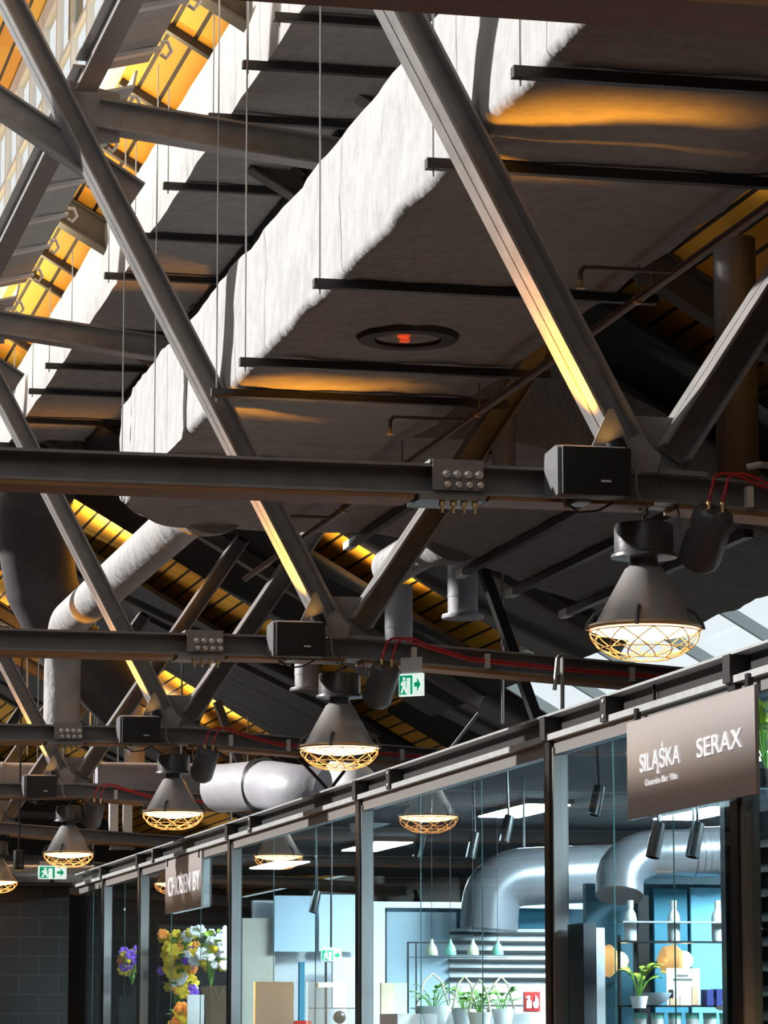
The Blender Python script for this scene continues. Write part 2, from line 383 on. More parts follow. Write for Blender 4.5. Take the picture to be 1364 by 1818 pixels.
# ================================================================== PURLINS, TROUGHS
for k in range(-1, 6):
    ya, yb = Y1 + DY * k + .06, Y1 + DY * (k + 1) - .06
    nm = ['at the top left corner', 'between the first and second trusses', 'at the left edge', 'behind the third lamp truss', 'behind the smallest lamp truss', 'deep in the hall', 'at the end of the hall'][k + 1]
    o = MB().ibeam((2.42, ya, 6.88), (2.42, yb, 6.88), 0.19, 0.12).build('ridge_purlin', STEEL, smooth=0)
    tag(o, 'grey steel purlin running along the lantern edge ' + nm, 'beam', 'ridge purlins')
    t = thing('cable_trough', 'galvanised trough panels with white brackets beside the purlin ' + nm, 'trough', (2.62, (ya + yb) / 2, 6.9), 'troughs along the ridge purlins')
    MB().prism([(2.50, ya + .2, 6.86), (2.74, ya + .2, 6.92), (2.76, ya + .2, 7.02), (2.745, ya + .2, 7.02), (2.73, ya + .2, 6.935), (2.5, ya + .2, 6.875)], (0, 1, 0), 0, yb - ya - .4).build('trough', GALV, t, smooth=0)
    nb = 6
    for i in range(nb):
        yy = ya + .5 + i * (yb - ya - 1.0) / (nb - 1)
        br = MB().prism([(2.5, yy, 6.83), (2.76, yy, 6.90), (2.76, yy, 6.92), (2.5, yy, 6.86)], (0, 1, 0), -.035, .035).build('bracket', WHITEMET, t, smooth=0)
        MB().tube([(2.76, yy, 6.95), (2.80, yy, 6.95), (2.82, yy, 6.90), (2.79, yy, 6.86), (2.76, yy, 6.88)], .012, 6).build('hook', WHITEMET, br)
for k in range(-1, 6):  # fill lights added above the troughs to brighten the roof boards
    ld = bpy.data.lights.new('added_board_fill', 'AREA'); lo = bpy.data.objects.new('added_board_fill', ld); COL.objects.link(lo)
    ld.shape = 'RECTANGLE'; ld.size = 4.6; ld.size_y = .16; ld.energy = 45; ld.color = (1.0, .76, .42)
    lo.location = (2.64, Y1 + DY * (k + .5), 6.98); lo.rotation_euler = Vector((.62, 0, .78)).to_track_quat('-Z', 'Y').to_euler()
for x, yy, e in ((5.7, 15.7, 16), (6.3, 28.0, 40), (4.6, 33.0, 45), (4.9, 38.6, 45), (4.6, 41.4, 45), (6.6, 38.8, 40), (6.4, 41, 30)):  # unseen fill lights without fixtures, added to brighten the lower roof boards
    ld = bpy.data.lights.new('hidden_board_fill', 'AREA'); lo = bpy.data.objects.new('hidden_board_fill', ld); COL.objects.link(lo)
    ld.shape = 'RECTANGLE'; ld.size = .9; ld.size_y = .5; ld.energy = e; ld.color = (1.0, .82, .55); ld.spread = math.radians(120)
    lo.location = (x, yy, roofz(x) - .55); lo.rotation_euler = Vector((.2, 0, 1)).to_track_quat('-Z', 'Y').to_euler()
for i, yy in enumerate([17.2, 19.5, 20.9, 22.3, 24.6, 25.6, 26.4, 28.6, 31.0]):
    o = MB().bar((3.0, yy, roofz(3.0) - .03), (3.62, yy, roofz(3.62) - .03), .06, .05).build('roof_batten', BLACKSTEEL, smooth=0)
    tag(o, ORD[i] + ' short dark batten from the top, across the orange roof boards by the lantern', 'batten', 'dark battens on the orange boards')
# ================================================================== ACOUSTIC PANELS under the boards (bands of boards stay open between them)
bands = [(4.6, 7.7, 12.7, 15.7), (7.75, 9.3, 30.3, 34.0), (7.75, 9.3, 35.0, 46.0), (7.75, 9.3, 8.0, 20.9), (4.0, 7.72, 18.85, 21.6), (4.0, 7.72, 21.65, 24.4), (4.0, 7.72, 24.45, 27.4), (4.0, 7.72, 28.65, 32.0), (4.0, 7.72, 34.0, 37.6), (4.0, 7.72, 43.0, 46.0), (4.6, 7.72, 7, 12.4)]
def topz(x, y):
    for a, b, c, d in bands:
        if a - .1 <= x <= b + .1 and c - .12 <= y <= d + .12: return roofz(x) - (.39 if b < 9 else .13)
    return roofz(x) - .02
for i, (a, b, c, d) in enumerate(bands):
    o = slab(a, b, c, d, .05, -.30 if b < 9 else -.051).build('acoustic_panel', PANELBLK, smooth=0)
    tag(o, 'black acoustic panel under the roof ' + ['above the big duct near the front truss', 'by the right eave behind the second lamp', 'by the right eave at the far end', 'by the right eave above the lettered sign', 'just behind the second truss', 'above the cross duct', 'behind the flanged grey flue', 'above the third lamp node', 'behind the third lamp truss, left half', 'at the far end of the hall', 'nearest, hidden above the front of the big duct'][i], 'panel', 'black acoustic panels under the roof')
for i, yy in enumerate([19.9, 25.4, 39.75, 42.2, 29.9]):
    o = MB().ibeam((3.7, yy, roofz(3.7) - .36), (7.7, yy, roofz(7.7) - .36), 0.16, 0.14).build('roof_rafter', RAFT, smooth=0)
    tag(o, 'dark rafter sloping down right ' + ['behind the front right diagonal', 'above the flanged grey flue', 'at the left edge between far strips of orange boards', 'beyond the far strips of orange boards', 'just past the strip of boards behind the second lamp'][i], 'beam', 'intermediate rafters')
# ================================================================== DUCTS
def rrect(w0, w1, z0, z1, r, n=5):
    pts = []
    for cx, cz, a0 in ((w1 - r, z1 - r, 0), (w0 + r, z1 - r, 90), (w0 + r, z0 + r, 180), (w1 - r, z0 + r, 270)):
        for k in range(n + 1):
            a = math.radians(a0 + 90 * k / n); pts.append((cx + r * math.cos(a), cz + r * math.sin(a)))
    return pts
def dense(pts, step):
    out = []
    for a, b in zip(pts, pts[1:] + pts[:1]):
        L = math.hypot(b[0] - a[0], b[1] - a[1]); m = max(1, int(L / step))
        for k in range(m): out.append((a[0] + (b[0] - a[0]) * k / m, a[1] + (b[1] - a[1]) * k / m))
    return out
from mathutils import noise as mnoise
def lump(p, amp):
    q = Vector(p)
    return q + Vector((mnoise.noise(q * 2.2), mnoise.noise(q * 2.2 + Vector((9, 0, 0))) * .4, mnoise.noise(q * 2.2 + Vector((0, 9, 0))))) * amp + \
        Vector((mnoise.noise(q * 8.), 0, mnoise.noise(q * 8. + Vector((0, 9, 0))))) * amp * .45
ZD = 5.10
dt = thing('insulated_duct', 'large grey insulated duct crossing the whole upper middle, white on its left side', 'duct', (3.9, 14, ZD))
sec = dense(rrect(3.22, 4.60, ZD, 5.80, .05), .09)
st = [3 + i * .16 for i in range(int((22.3 - 3) / .16) + 1)]
MB().loft([[lump((x, yy, z), .022) for x, z in sec] for yy in st]).build('main_run', DUCT, dt, smooth=60)
# plenum across the hall, dropping to the right
rings = []
xs = [3.2 + i * .06 for i in range(13)] + [4.0 + i * .15 for i in range(23)]
for x in xs:
    f = min(1.0, (x - 3.2) / .72); yfar = 21.6 + 1.55 * math.sqrt(max(0, 1 - (1 - f) ** 2)); ynear = 19.5
    drop = 0.0 if x < 5.3 else (x - 5.3) * .335
    if 5.1 < x < 5.5: drop = ((x - 5.1) / .4) ** 2 * .067
    z0, z1 = ZD - drop - .012, 5.76 - drop
    if x > 5.2: z1 = min(z1, roofz(x) - .45)
    z1 = max(z1, z0 + .12)
    sec2 = dense(rrect(ynear, yfar, z0, z1, .05), .2)
    rings.append([(x, p[0], p[1]) for p in sec2])
n = min(len(r) for r in rings)
def resample(r, n):
    out = []; L = [0]
    for a, b in zip(r, r[1:] + r[:1]): L.append(L[-1] + (Vector(b) - Vector(a)).length)
    for k in range(n):
        s = L[-1] * k / n; i = max(j for j in range(len(r)) if L[j] <= s + 1e-9); t = (s - L[i]) / max(1e-9, L[i + 1] - L[i])
        out.append(tuple(Vector(r[i]).lerp(Vector(r[(i + 1) % len(r)]), t)))
    return out
rings = [[lump(p, .02) for p in resample(r, 64)] for r in rings]
MB().loft(rings).build('branch_run', DUCT, dt, smooth=60)
# round outlet with flare running away from the corner
def flare(cx, cz, y0, y1, r0, r1, name, bend=None):
    m = MB(); pts = []; rr = []
    L = y1 - y0
    for k in range(9):
        f = k / 8; pts.append((cx + .0 * f, y0 + 1.1 * f, cz)); rr.append(r0 + (r1 - r0) * (f * f * (3 - 2 * f)))
    for k in range(1, 7): pts.append((cx, y0 + 1.1 + (L - 1.1) * k / 6, cz)); rr.append(r1)
    if bend:
        for k in range(1, 8):
            a = math.pi / 2 * k / 7; pts.append((cx, y1 + bend * math.sin(a), cz - bend * (1 - math.cos(a)))); rr.append(r1)
        pts.append((cx, y1 + bend, cz - bend - .6)); rr.append(r1)
    return m.tube(pts, rr, 24).build(name, DUCT, dt, smooth=60)
flare(3.98, 5.32, 22.9, 30.5, .30, .17, 'outlet_pipe', .5)
flare(5.72, 5.12, 22.9, 25.0, .24, .15, 'outlet_pipe')
# round return grille under the main run
RG = mat('grille_dark', (0.03, 0.022, 0.018), 0.6); RR = mat('red_marker', (0.8, 0.06, 0.02), 0.5, emit=(1, .1, .02), estr=.5)
gl = MB().lathe([(.17, -.005), (.17, -.03), (.25, -.03), (.28, .02), (.28, .04)], (3.84, 16.38, ZD), 40, cap0=False, cap1=True)
g = gl.build('outlet_ring', RG, dt)
MB().lathe([(.165, .0), (.165, .012)], (3.84, 16.38, ZD - .012), 32).build('outlet_cover', DUCT, g)
for dx, dy in ((-.03, -.05), (-.005, .05), (-.045, -.07)):
    MB().box((3.84 + dx, 16.38 + dy, ZD - .02), (.045, .05, .012)).build('red_tag', RR, g)
# upper duct behind the collar beams
D2 = [(3.34, 6.86), (4.25, 6.86), (4.25, roofz(4.25) - .05), (3.34, roofz(3.34) - .05)]
sec = dense(D2, .12)
o = MB().loft([[lump((x, yy, z), .012) for x, z in sec] for yy in [4 + i * .3 for i in range(92)]]).build('insulated_duct', DUCT, smooth=60)
tag(o, 'upper grey duct under the orange boards, crossed by many dark bars', 'duct')
# its far elbow
m = MB(); pts = []; rr = []
for k in range(10):
    a = math.pi / 2 * k / 9 * .9; pts.append((3.8 + .25 * (1 - math.cos(a)), 31.3 + 1.6 * math.sin(a), 6.75 - 1.0 * (1 - math.cos(a)))); rr.append(.36)
pts.append((4.3, 33.1, 5.4)); rr.append(.33); pts.append((4.9, 33.6, 4.9)); rr.append(.3)
o = m.tube(pts, rr, 24).build('duct_elbow', DARKPIPE, smooth=60); tag(o, 'dark round duct elbow bending down behind the third left diagonal', 'duct')
# hangers
def hanger(nm, x0, x1, yy, z, zr0, zr1, label, group):
    t = thing('duct_hanger', label, 'hanger', ((x0 + x1) / 2, yy, z), group)
    MB().bar((x0, yy, z), (x1, yy, z), .05, .042).build('channel', BLACKSTEEL, t, smooth=0)
    MB().tube([(x0 + .03, yy, z - .05), (x0 + .03, yy, zr0)], .0045, 6).build('rod', ROD, t)
    MB().tube([(x1 - .03, yy, z - .03), (x1 - .03, yy, zr1)], .0045, 6).build('rod', ROD, t)
    return t
hl = ['dark hanger bar under the near end of the big duct', 'dark hanger bar under the big duct, beside the upper orange glow', 'dark hanger bar just behind the orange glow at top of the big duct', 'dark hanger bar under the big duct in front of the round grille',
      'dark hanger bar under the big duct behind the round grille', 'dark hanger bar under the big duct beside the lower orange glow', 'dark hanger bar under the big duct above the front truss chord', 'dark hanger bar at the corner of the big duct']
for i, yy in enumerate([8.4, 11.55, 12.9, 15.16, 17.08, 17.95, 20.14, 21.5]):
    hanger('', 3.10, 4.78, yy, ZD - .035, 7.55, topz(4.78, yy), hl[i], 'hangers under the big duct')
for i, yy in enumerate([15.8, 16.7, 17.6, 18.7, 20.34, 21.71, 22.94, 24.9, 26.25, 27.35, 28.7, 29.98]):
    hanger('', 3.2, 4.3, yy, 6.825, 7.46, 6.9, ORD[i] + ' dark bar from the top under the upper duct, end poking out left', 'bars under the upper duct')
for i, (x, zz) in enumerate([(5.05, 5.07), (5.88, 4.89), (6.25, 4.76), (6.65, 4.62)]):
    t = thing('duct_hanger', ['bar with white end under the level part of the cross duct', 'long bar with white end under the cross duct, above the flanged grey flue', 'second bar under the sloping cross duct', 'rightmost bar under the sloping cross duct'][i], 'hanger', (x, 21.4, zz), 'bars under the cross duct')
    MB().bar((x, 19.3, zz - .025), (x, 23.45, zz - .025), .055, .05).build('channel', BLACKSTEEL, t, smooth=0)
    MB().box((x, 23.36, zz - .026), (.06, .2, .054)).build('white_end_cap', WHITEMET, t, smooth=0)
# ================================================================== SPRINKLER MAIN
XS, ZS = 4.5, 4.93
sp = thing('sprinkler_pipe', 'copper brown sprinkler pipe running diagonally below the big duct', 'pipe', (XS, 17, ZS))
MB().tube([(XS, 7, ZS), (XS, 24.5, ZS)], .022, 10).build('main_pipe', SPRK, sp)
for i, yy in enumerate([13.99, 17.75, 21.4]):
    MB().tube([(XS, yy, ZS), (XS - .42, yy, ZS), (XS - .44, yy, ZS - .02), (XS - .44, yy, ZS - .06)], .012, 8).build('branch', SPRK, sp)
    MB().lathe([(.006, -.05), (.022, -.047), (.008, -.03), (.012, 0)], (XS - .44, yy, ZS - .05), 10).build('sprinkler_head', BRASS, sp)
for yy in (14.55, 17.5, 19.35, 21.0):
    MB().tube([(XS, yy, ZS), (XS, yy, ZD - .01)], .006, 6).build('rod', ROD, sp)
    MB().lathe([(.028, -.02), (.028, .02)], (XS, yy, ZS), 10, Matrix.Rotation(math.pi / 2, 3, 'X')).build('clamp', BRASS, sp)
# ================================================================== LAMPS
LX = 3.886; LZ = 3.153
def make_lamp(label):
    t = thing('pendant_lamp', label, 'lamp', (LX, Y1, LZ), 'caged industrial pendant lamps')
    c = (LX, Y1, LZ)
    MB().lathe([(.085, .418), (.112, .412), (.116, .40), (.116, .30), (.128, .292), (.130, .28), (.116, .278), (.055, .276)], c, 36).build('gear_housing', LAMPBLK, t)
    MB().lathe([(.055, .28), (.055, .252), (.062, .25), (.062, .238)], c, 28).build('neck', LAMPBLK, t)
    MB().lathe([(.066, .242), (.075, .236), (.19, .028), (.198, .018), (.19, .018), (.07, .22)], c, 48, cap1=False, cap0=True).build('shade', LAMPSHADE, t)
    MB().lathe([(.19, .020), (.222, .014), (.225, .006), (.222, -.003), (.208, -.004), (.205, .015)], c, 48, cap0=False, cap1=False).build('rim', CAGE, t)
    MB().lathe([(.0001, -.040), (.07, -.037), (.13, -.029), (.18, -.017), (.212, -.004)], c, 40, cap0=False, cap1=False).build('lens', LENS, t)
    cg = MB(); R0, D = .216, .115
    def q(a, f): return (c[0] + R0 * math.cos(f) * math.cos(a), c[1] + R0 * math.cos(f) * math.sin(a), c[2] - .012 - D * math.sin(f))
    for k in range(11):
        a0 = 2 * math.pi * k / 11
        for sg in (-1, 1):
            cg.tube([q(a0 + sg * f * .75, f) for f in [i * 1.12 / 7 for i in range(8)]], .0024, 5)
    for f in (.0, .62, 1.12):
        cg.tube([q(2 * math.pi * k / 32, f) for k in range(33)], .0026, 5)
    cg.build('cage', CAGE, t)
    for a in (-2.0, -.35, 1.2, 2.9):
        x, y2 = c[0] + .195 * math.cos(a), c[1] + .195 * math.sin(a)
        MB().tube([(c[0] + .165 * math.cos(a), c[1] + .165 * math.sin(a), c[2] + .075), (x, y2, c[2] + .06), (x + .028 * math.cos(a), y2 + .028 * math.sin(a), c[2] + .02), (x + .035 * math.cos(a), y2 + .035 * math.sin(a), c[2] - .005)], .008, 6).build('clip', LAMPBLK, t)
    hk = MB(); hk.tube([(c[0], c[1], c[2] + .415), (c[0], c[1], c[2] + .44), (c[0] + .018, c[1], c[2] + .455), (c[0] + .012, c[1], c[2] + .48), (c[0] - .012, c[1], c[2] + .482)], .006, 6)
    hk.tube([(c[0] - .012, c[1], c[2] + .465), (c[0] - .012, c[1], c[2] + .52)], .007, 6)
    hk.build('hook', ROD, t)
    return t
LL = ['largest caged industrial pendant lamp, hanging at the right', 'second largest caged pendant lamp, in front of the pale duct elbow', 'third largest caged pendant lamp, hanging left of centre', 'smallest caged pendant lamp, at lower left above the dark block wall']
lamp = make_lamp(LL[0])
for k in range(-1, 4):
    ld = bpy.data.lights.new('lamp_beam', 'SPOT'); lo = bpy.data.objects.new('lamp_beam', ld); COL.objects.link(lo)
    ld.energy = 330; ld.color = (1.0, .52, .20); ld.spot_size = math.radians(120); ld.spot_blend = .6; ld.shadow_soft_size = .12
    lo.location = (LX, Y1 + DY * k, LZ - .16)
for k in (1, 2, 3): dup(lamp, (0, DY * k, 0), LL[k])
dup(lamp, (0, DY * 4, 0), 'farthest caged pendant lamp, cut by the left edge of the photo')
# ================================================================== SPEAKERS
def make_speaker(label):
    c = Vector((3.585, Y1 - .22, 3.62)); t = thing('wall_speaker', label, 'speaker', c, 'black speakers on the truss chords')
    x0, x1 = 3.45, 3.735
    pr = [(-.10, .0), (-.07, -.005), (.09, .015), (.1, .04), (.1, .165), (.09, .19), (-.06, .2), (-.1, .185)]
    def ringx(x, s=1.0): return [(x, c.y + (p[0]) * s, c.z + .1 + (p[1] - .1) * s) for p in pr]
    MB().loft([ringx(x0 + .012), ringx(x1 - .012)]).build('cabinet', SPEAKG, t, bevel=.008)
    MB().loft([ringx(x0, .96), ringx(x0 + .012)]).build('end_cap', SPEAKG, t)
    MB().loft([ringx(x1 - .012), ringx(x1, .96)]).build('end_cap', SPEAKG, t)
    MB().box(((x0 + x1) / 2 + .008, c.y - .105, c.z + .094), (.272, .022, .186)).build('grille', SPEAKB, t, bevel=.008)
    MB().box((x0 + .185, c.y - .118, c.z + .055), (.038, .004, .008)).build('badge', WHITEMET, t)
    b = MB(); b.tube([(x0 + .05, c.y, c.z), (x0 + .06, c.y, c.z - .03), (x0 + .12, c.y + .02, c.z - .035)], .008, 6); b.span((x0 + .1, c.y, c.z - .01), (x0 + .16, c.y + .12, c.z + .002)); b.span((x0 + .08, c.y + .08, c.z + .03), (x0 + .2, c.y + .12, c.z + .15))
    b.build('bracket', GALV, t)
    MB().tube([(x0 + .05, c.y - .03, c.z - .02), (x0 + .1, c.y - .03, c.z - .055), (x0 + .18, c.y - .02, c.z - .045), (x0 + .26, c.y + .05, c.z + .0)], .005, 6).build('cable', BLACKSTEEL, t)
    return t
SL = ['black wall speaker beside the node of the largest lamp', 'black wall speaker beside the second largest lamp', 'black wall speaker beside the third largest lamp', 'black wall speaker above the smallest lamp']
spk = make_speaker(SL[0])
for k in (1, 2, 3): dup(spk, (0, DY * k, 0), SL[k])
# ================================================================== UPLIGHTS
def make_uplight(label):
    c = Vector((3.745, Y1 - .17, 3.80)); t = thing('uplight', label, 'uplight', c, 'orange uplights at the truss nodes')
    R = Vector((-.40, 0, 1)).to_track_quat('Z', 'Y').to_matrix()
    MB().lathe([(.028, 0), (.036, .006), (.04, .05), (.04, .07), (.034, .07), (.034, .055)], c, 20, R, cap1=False).build('housing', BLACKSTEEL, t)
    MB().lathe([(.0005, .066), (.02, .064), (.034, .056)], c, 20, R, cap0=False, cap1=False).build('lens', UPL, t)
    MB().tube([c, c + Vector((.03, .03, -.03)), c + Vector((.06, .09, -.04))], .008, 6).build('bracket', ROD, t)
    MB().tube([c + Vector((.02, -.02, 0)), c + Vector((.05, -.03, -.06)), c + Vector((.06, -.0, -.13)), c + Vector((.08, .0, -.17))], .006, 6).build('cable', GALV, t)
    return t
UL = ['orange uplight at the node of the largest lamp, lighting its diagonal', 'orange uplight above the second largest lamp', 'orange uplight above the third largest lamp', 'orange uplight above the smallest lamp']
up = make_uplight(UL[0])
for k in (1, 2, 3): dup(up, (0, DY * k, 0), UL[k])
for k in range(-1, 5):
    ld = bpy.data.lights.new('uplight_beam', 'SPOT'); lo = bpy.data.objects.new('uplight_beam', ld); COL.objects.link(lo)
    ld.energy = 210; ld.color = (1.0, .37, .02); ld.spot_size = math.radians(66); ld.spot_blend = 1.0; ld.shadow_soft_size = .03
    lo.location = (3.55, Y1 + DY * k - .04, 3.84); lo.rotation_euler = Vector((.10, .0, 1.0)).to_track_quat('-Z', 'Y').to_euler()
# ================================================================== BALLAST CANISTERS with red cables
def make_can(label):
    c = Vector((4.06, Y1 - .14, 3.40)); t = thing('ballast_canister', label, 'canister', c, 'black canisters on the side chords')
    ax = Vector((.18, -.55, .9)).normalized(); R = ax.to_track_quat('Z', 'Y').to_matrix()
    MB().lathe([(.055, -.02), (.075, .0), (.082, .02), (.082, .20), (.07, .225), (.03, .228)], c, 28, R).build('can', LAMPBLK, t)
    top = c + ax * .228
    for s in (-1, 1):
        MB().tube([top + Vector((s * .028, 0, -.01)), top + Vector((s * .028, 0, .03))], .010, 8).build('gland', BRASS, t)
        MB().tube([c + Vector((s * .05, .02, .1)), Vector((c.x + s * .05, Y1 - .05, 3.63))], .005, 6).build('hanger_rod', ROD, t)
    return t, top
def make_cable(label):
    t0 = Vector((4.06, Y1 - .14, 3.40)); ax = Vector((.18, -.55, .9)).normalized(); top = t0 + ax * .228
    t = thing('power_cable', label, 'cable', (4.3, Y1 - .12, 3.6), 'red power cables on the side chords')
    f = lambda x: 3.70 - .0637 * (x - 3.95)
    for s in (-1, 1):
        a = top + Vector((s * .028, 0, .03)); pts = [a, a + Vector((.015, 0, .06)), Vector((a.x + .07, Y1 - .15, 3.745)), Vector((a.x + .14, Y1 - .14, 3.755)), Vector((a.x + .24, Y1 - .13, 3.72))]
        P = []
        for i in range(len(pts) - 1):
            p0 = pts[max(0, i - 1)]; p1, p2 = pts[i], pts[i + 1]; p3 = pts[min(len(pts) - 1, i + 2)]
            for k in range(5):
                u = k / 5; P.append(.5 * ((2 * p1) + (p2 - p0) * u + (2 * p0 - 5 * p1 + 4 * p2 - p3) * u * u + (3 * p1 - p0 - 3 * p2 + p3) * u ** 3))
        P.append(pts[-1])
        for x in [4.6 + i * .6 for i in range(7)]: P.append(Vector((x, Y1 - .125, f(x) - .012 + s * .007 + .006 * math.sin(x * 7))))
        MB().tube(P, .0065, 6).build('cable_strand', REDC, t)
    for x in [4.28 + i * .42 for i in range(10)]:
        MB().span((x - .014, Y1 - .14, f(x) - .05), (x + .014, Y1 - .105, f(x) + .03)).build('clip', BOLT, t)
    return t
can, _ = make_can('black ballast canister with red cables right of the largest lamp')
cab = make_cable('red twin cable along the side chord of the largest lamp truss')
for k, w in ((1, 'second largest'), (2, 'third largest'), (3, 'smallest')):
    dup(can, (0, DY * k, 0), 'black ballast canister with red cables right of the %s lamp' % w)
    dup(cab, (0, DY * k, 0), 'red twin cable along the side chord above the %s lamp' % w)
# conduit elbow over the second chord, little cable loop on the first
o = MB().tube([atY(985, 1225, 17.95), atY(990, 1170, 17.95), atY(993, 1166, 17.97), atY(999, 1163, 18.0), atY(999, 1290, 18.0)], .012, 8).build('conduit', GALV); tag(o, 'bent galvanised conduit dropping past the second chord to the shop beam', 'conduit')
o = MB().tube([(4.28, Y1 - .1, 3.79), (4.33, Y1 - .12, 3.80), (4.38, Y1 - .1, 3.80), (4.45, Y1 - .1, 3.79), (4.6, Y1 - .1, 3.77)], .014, 8).build('conduit', GALV); tag(o, 'short grey conduit lying on the front side chord beside the red cables', 'conduit')
# ================================================================== EXIT SIGNS
def exit_sign(label, c, w, h, ang, drop=.1):
    t = thing('exit_sign', label, 'sign', c)
    Rz = Matrix.Rotation(ang, 3, 'Z')
    def P(x, z, d=-.012): return Vector(c) + Rz @ Vector((x * w, d, z * h))
    MB().box(c, (w, .02, h), Rz).build('panel', EXITW, t)
    def poly(pts, m, nm, d=-.011): MB().prism([P(x, z, d) for x, z in pts], Rz @ Vector((0, -1, 0)), 0, .004).build(nm, m, t, smooth=0)
    poly([(-.46, -.42), (.08, -.42), (.08, .42), (-.46, .42)], EXITG, 'green_field')
    poly([(-.14, -.42), (.0, -.42), (.0, .3), (-.14, .3)], EXITW, 'door_symbol', -.015)
    poly([(-.30, .34), (-.22, .34), (-.22, .2), (-.30, .2)], EXITW, 'figure_symbol', -.015)
    poly([(-.40, -.36), (-.33, -.36), (-.26, -.1), (-.20, -.36), (-.14, -.36), (-.2, .0), (-.18, .16), (-.34, .16), (-.40, .0), (-.36, -.02), (-.31, .06), (-.33, -.12)], EXITW, 'figure_symbol', -.015)
    poly([(.16, -.1), (.28, -.1), (.28, -.3), (.42, 0), (.28, .3), (.28, .1), (.16, .1)], EXITG, 'arrow_symbol')
    MB().box(Vector(c) + Vector((0, 0, h / 2 + drop / 2)), (w * .9, .006, drop), Rz).build('bracket', ACRYL, t)
    return t
exit_sign('small green and white exit sign hanging from the chord beside the second lamp', atY(731, 1216, 18.1), .15, .125, math.radians(-42), .09)
exs = exit_sign('green exit sign above the dark block wall at lower left', atY(93, 1549, 36.0), .30, .14, 0, .05)
MB().span(tuple(atY(93, 1549, 36.0) + Vector((-.02, .0, -.2))), tuple(atY(93, 1549, 36.0) + Vector((.02, .02, 0)))).build('foot', BLACKSTEEL, exs, smooth=0)
# ================================================================== FLUES AND PIPES
def flue(label, px, py_top, py_bot, Y, r, m, flange=True, top=None):
    a = atY(px, py_bot, Y); z1 = (topz(a.x, Y) if not top else min(top, topz(a.x, Y))) - r * .6 - .03
    t = thing('flue_pipe', label, 'pipe', a, 'vertical flues under the roof')
    MB().tube([(a.x, Y, a.z), (a.x, Y, a.z + .17), (a.x, Y, a.z + .171), (a.x, Y, z1)], [r, r, r * 1.012, r * 1.012], 24).build('pipe', m, t)
    MB().lathe([(r * 1.03, -.008), (r * 1.03, .008)], (a.x, Y, a.z + .17), 24).build('seam', m, t)
    if flange: MB().lathe([(r * .9, -.005), (r * 1.38, -.004), (r * 1.42, .012), (r * 1.38, .03), (r, .034)], a, 28).build('flange', m, t)
    return t
flue('grey flanged flue hanging below the cross duct', 822, 990, 1098, 25.0, .115, PIPEG, top=roofz(6.4))
flue('grey flanged flue hanging behind the second speaker', 545, 1160, 1227, 33.5, .125, PIPEG)
flue('grey flue rising behind the node of the second lamp', 708, 1040, 1150, 27.2, .115, PIPEG, False)
flue('grey flue behind the front truss chord, right of the bolted splice', 895, 740, 850, 19.1, .07, PIPEG, False)
flue('dark flue behind the right diagonal at the right edge', 1311, 700, 880, 17.2, .115, DARKPIPE, False)
flue('slim grey flue above the third lamp node', 338, 1200, 1262, 40.0, .10, PIPEG, False)
flue('grey flue behind the third speaker', 238, 1310, 1385, 40.5, .125, PIPEG, False)
def crosspipe(label, pxa, pxb, py, Y, r, m):
    a, b = atY(pxa, py, Y), atY(pxb, py, Y); b.z = a.z
    t = thing('ventilation_pipe', label, 'pipe', (a + b) / 2, 'horizontal pipes at the far end')
    MB().tube([a, b], r, 24).build('pipe', m, t)
    L = (b - a).length; k = max(2, int(L / 1.2))
    for i in range(k + 1):
        p = a.lerp(b, i / k); MB().tube([p + Vector((-.015, 0, 0)), p + Vector((.015, 0, 0))], r * 1.04, 24).build('joint_ring', m, t)
        if i in (0, k) and p.x > 3.1: MB().tube([p, Vector((p.x, p.y, topz(p.x, p.y)))], .008, 6).build('hanger_rod', ROD, t)
    return t
crosspipe('wide grey ventilation pipe lying across the hall behind the third lamp', 172, 440, 1381, 36.9, .175, PIPEG)
crosspipe('grey ventilation pipe at the left edge below the left chord', -60, 66, 1381, 36.9, .175, PIPEG)
crosspipe('silver pipe on top of the dark block wall at lower left', -40, 165, 1553, 36.6, .11, GALV)
# pale elbow duct over the shop
el = thing('elbow_duct', 'pale grey round duct elbow above the shop beam behind the second lamp', 'duct', atY(520, 1410, 25.5))
pts = []; rr = []
c0 = atY(395, 1400, 27.5); c1 = atY(468, 1395, 26.6); c2 = atY(520, 1402, 25.8); c3 = atY(572, 1410, 25.6); c4 = atY(590, 1500, 25.6)
def smoothpath(pts, k=6):
    P = []
    for i in range(len(pts) - 1):
        p0 = pts[max(0, i - 1)]; p1, p2 = pts[i], pts[i + 1]; p3 = pts[min(len(pts) - 1, i + 2)]
        for j in range(k):
            u = j / k; P.append(.5 * ((2 * p1) + (p2 - p0) * u + (2 * p0 - 5 * p1 + 4 * p2 - p3) * u * u + (3 * p1 - p0 - 3 * p2 + p3) * u ** 3))
    P.append(pts[-1]); return P
MB().tube(smoothpath([c0, c1, c2, c3]), .20, 28).build('elbow', PIPEG, el, smooth=60)
MB().tube([c1 + Vector((-.03, .04, 0)), c1 + Vector((.02, -.02, 0))], .225, 28).build('flange', BLACKSTEEL, el)
o = MB().tube(smoothpath([atY(600, 1375, 27), atY(640, 1400, 26.8), atY(660, 1470, 26.8)]), .17, 24).build('ventilation_pipe', mat('white_pipe', (.78, .79, .8), .5)); tag(o, 'white duct end below the cage of the second lamp', 'duct')
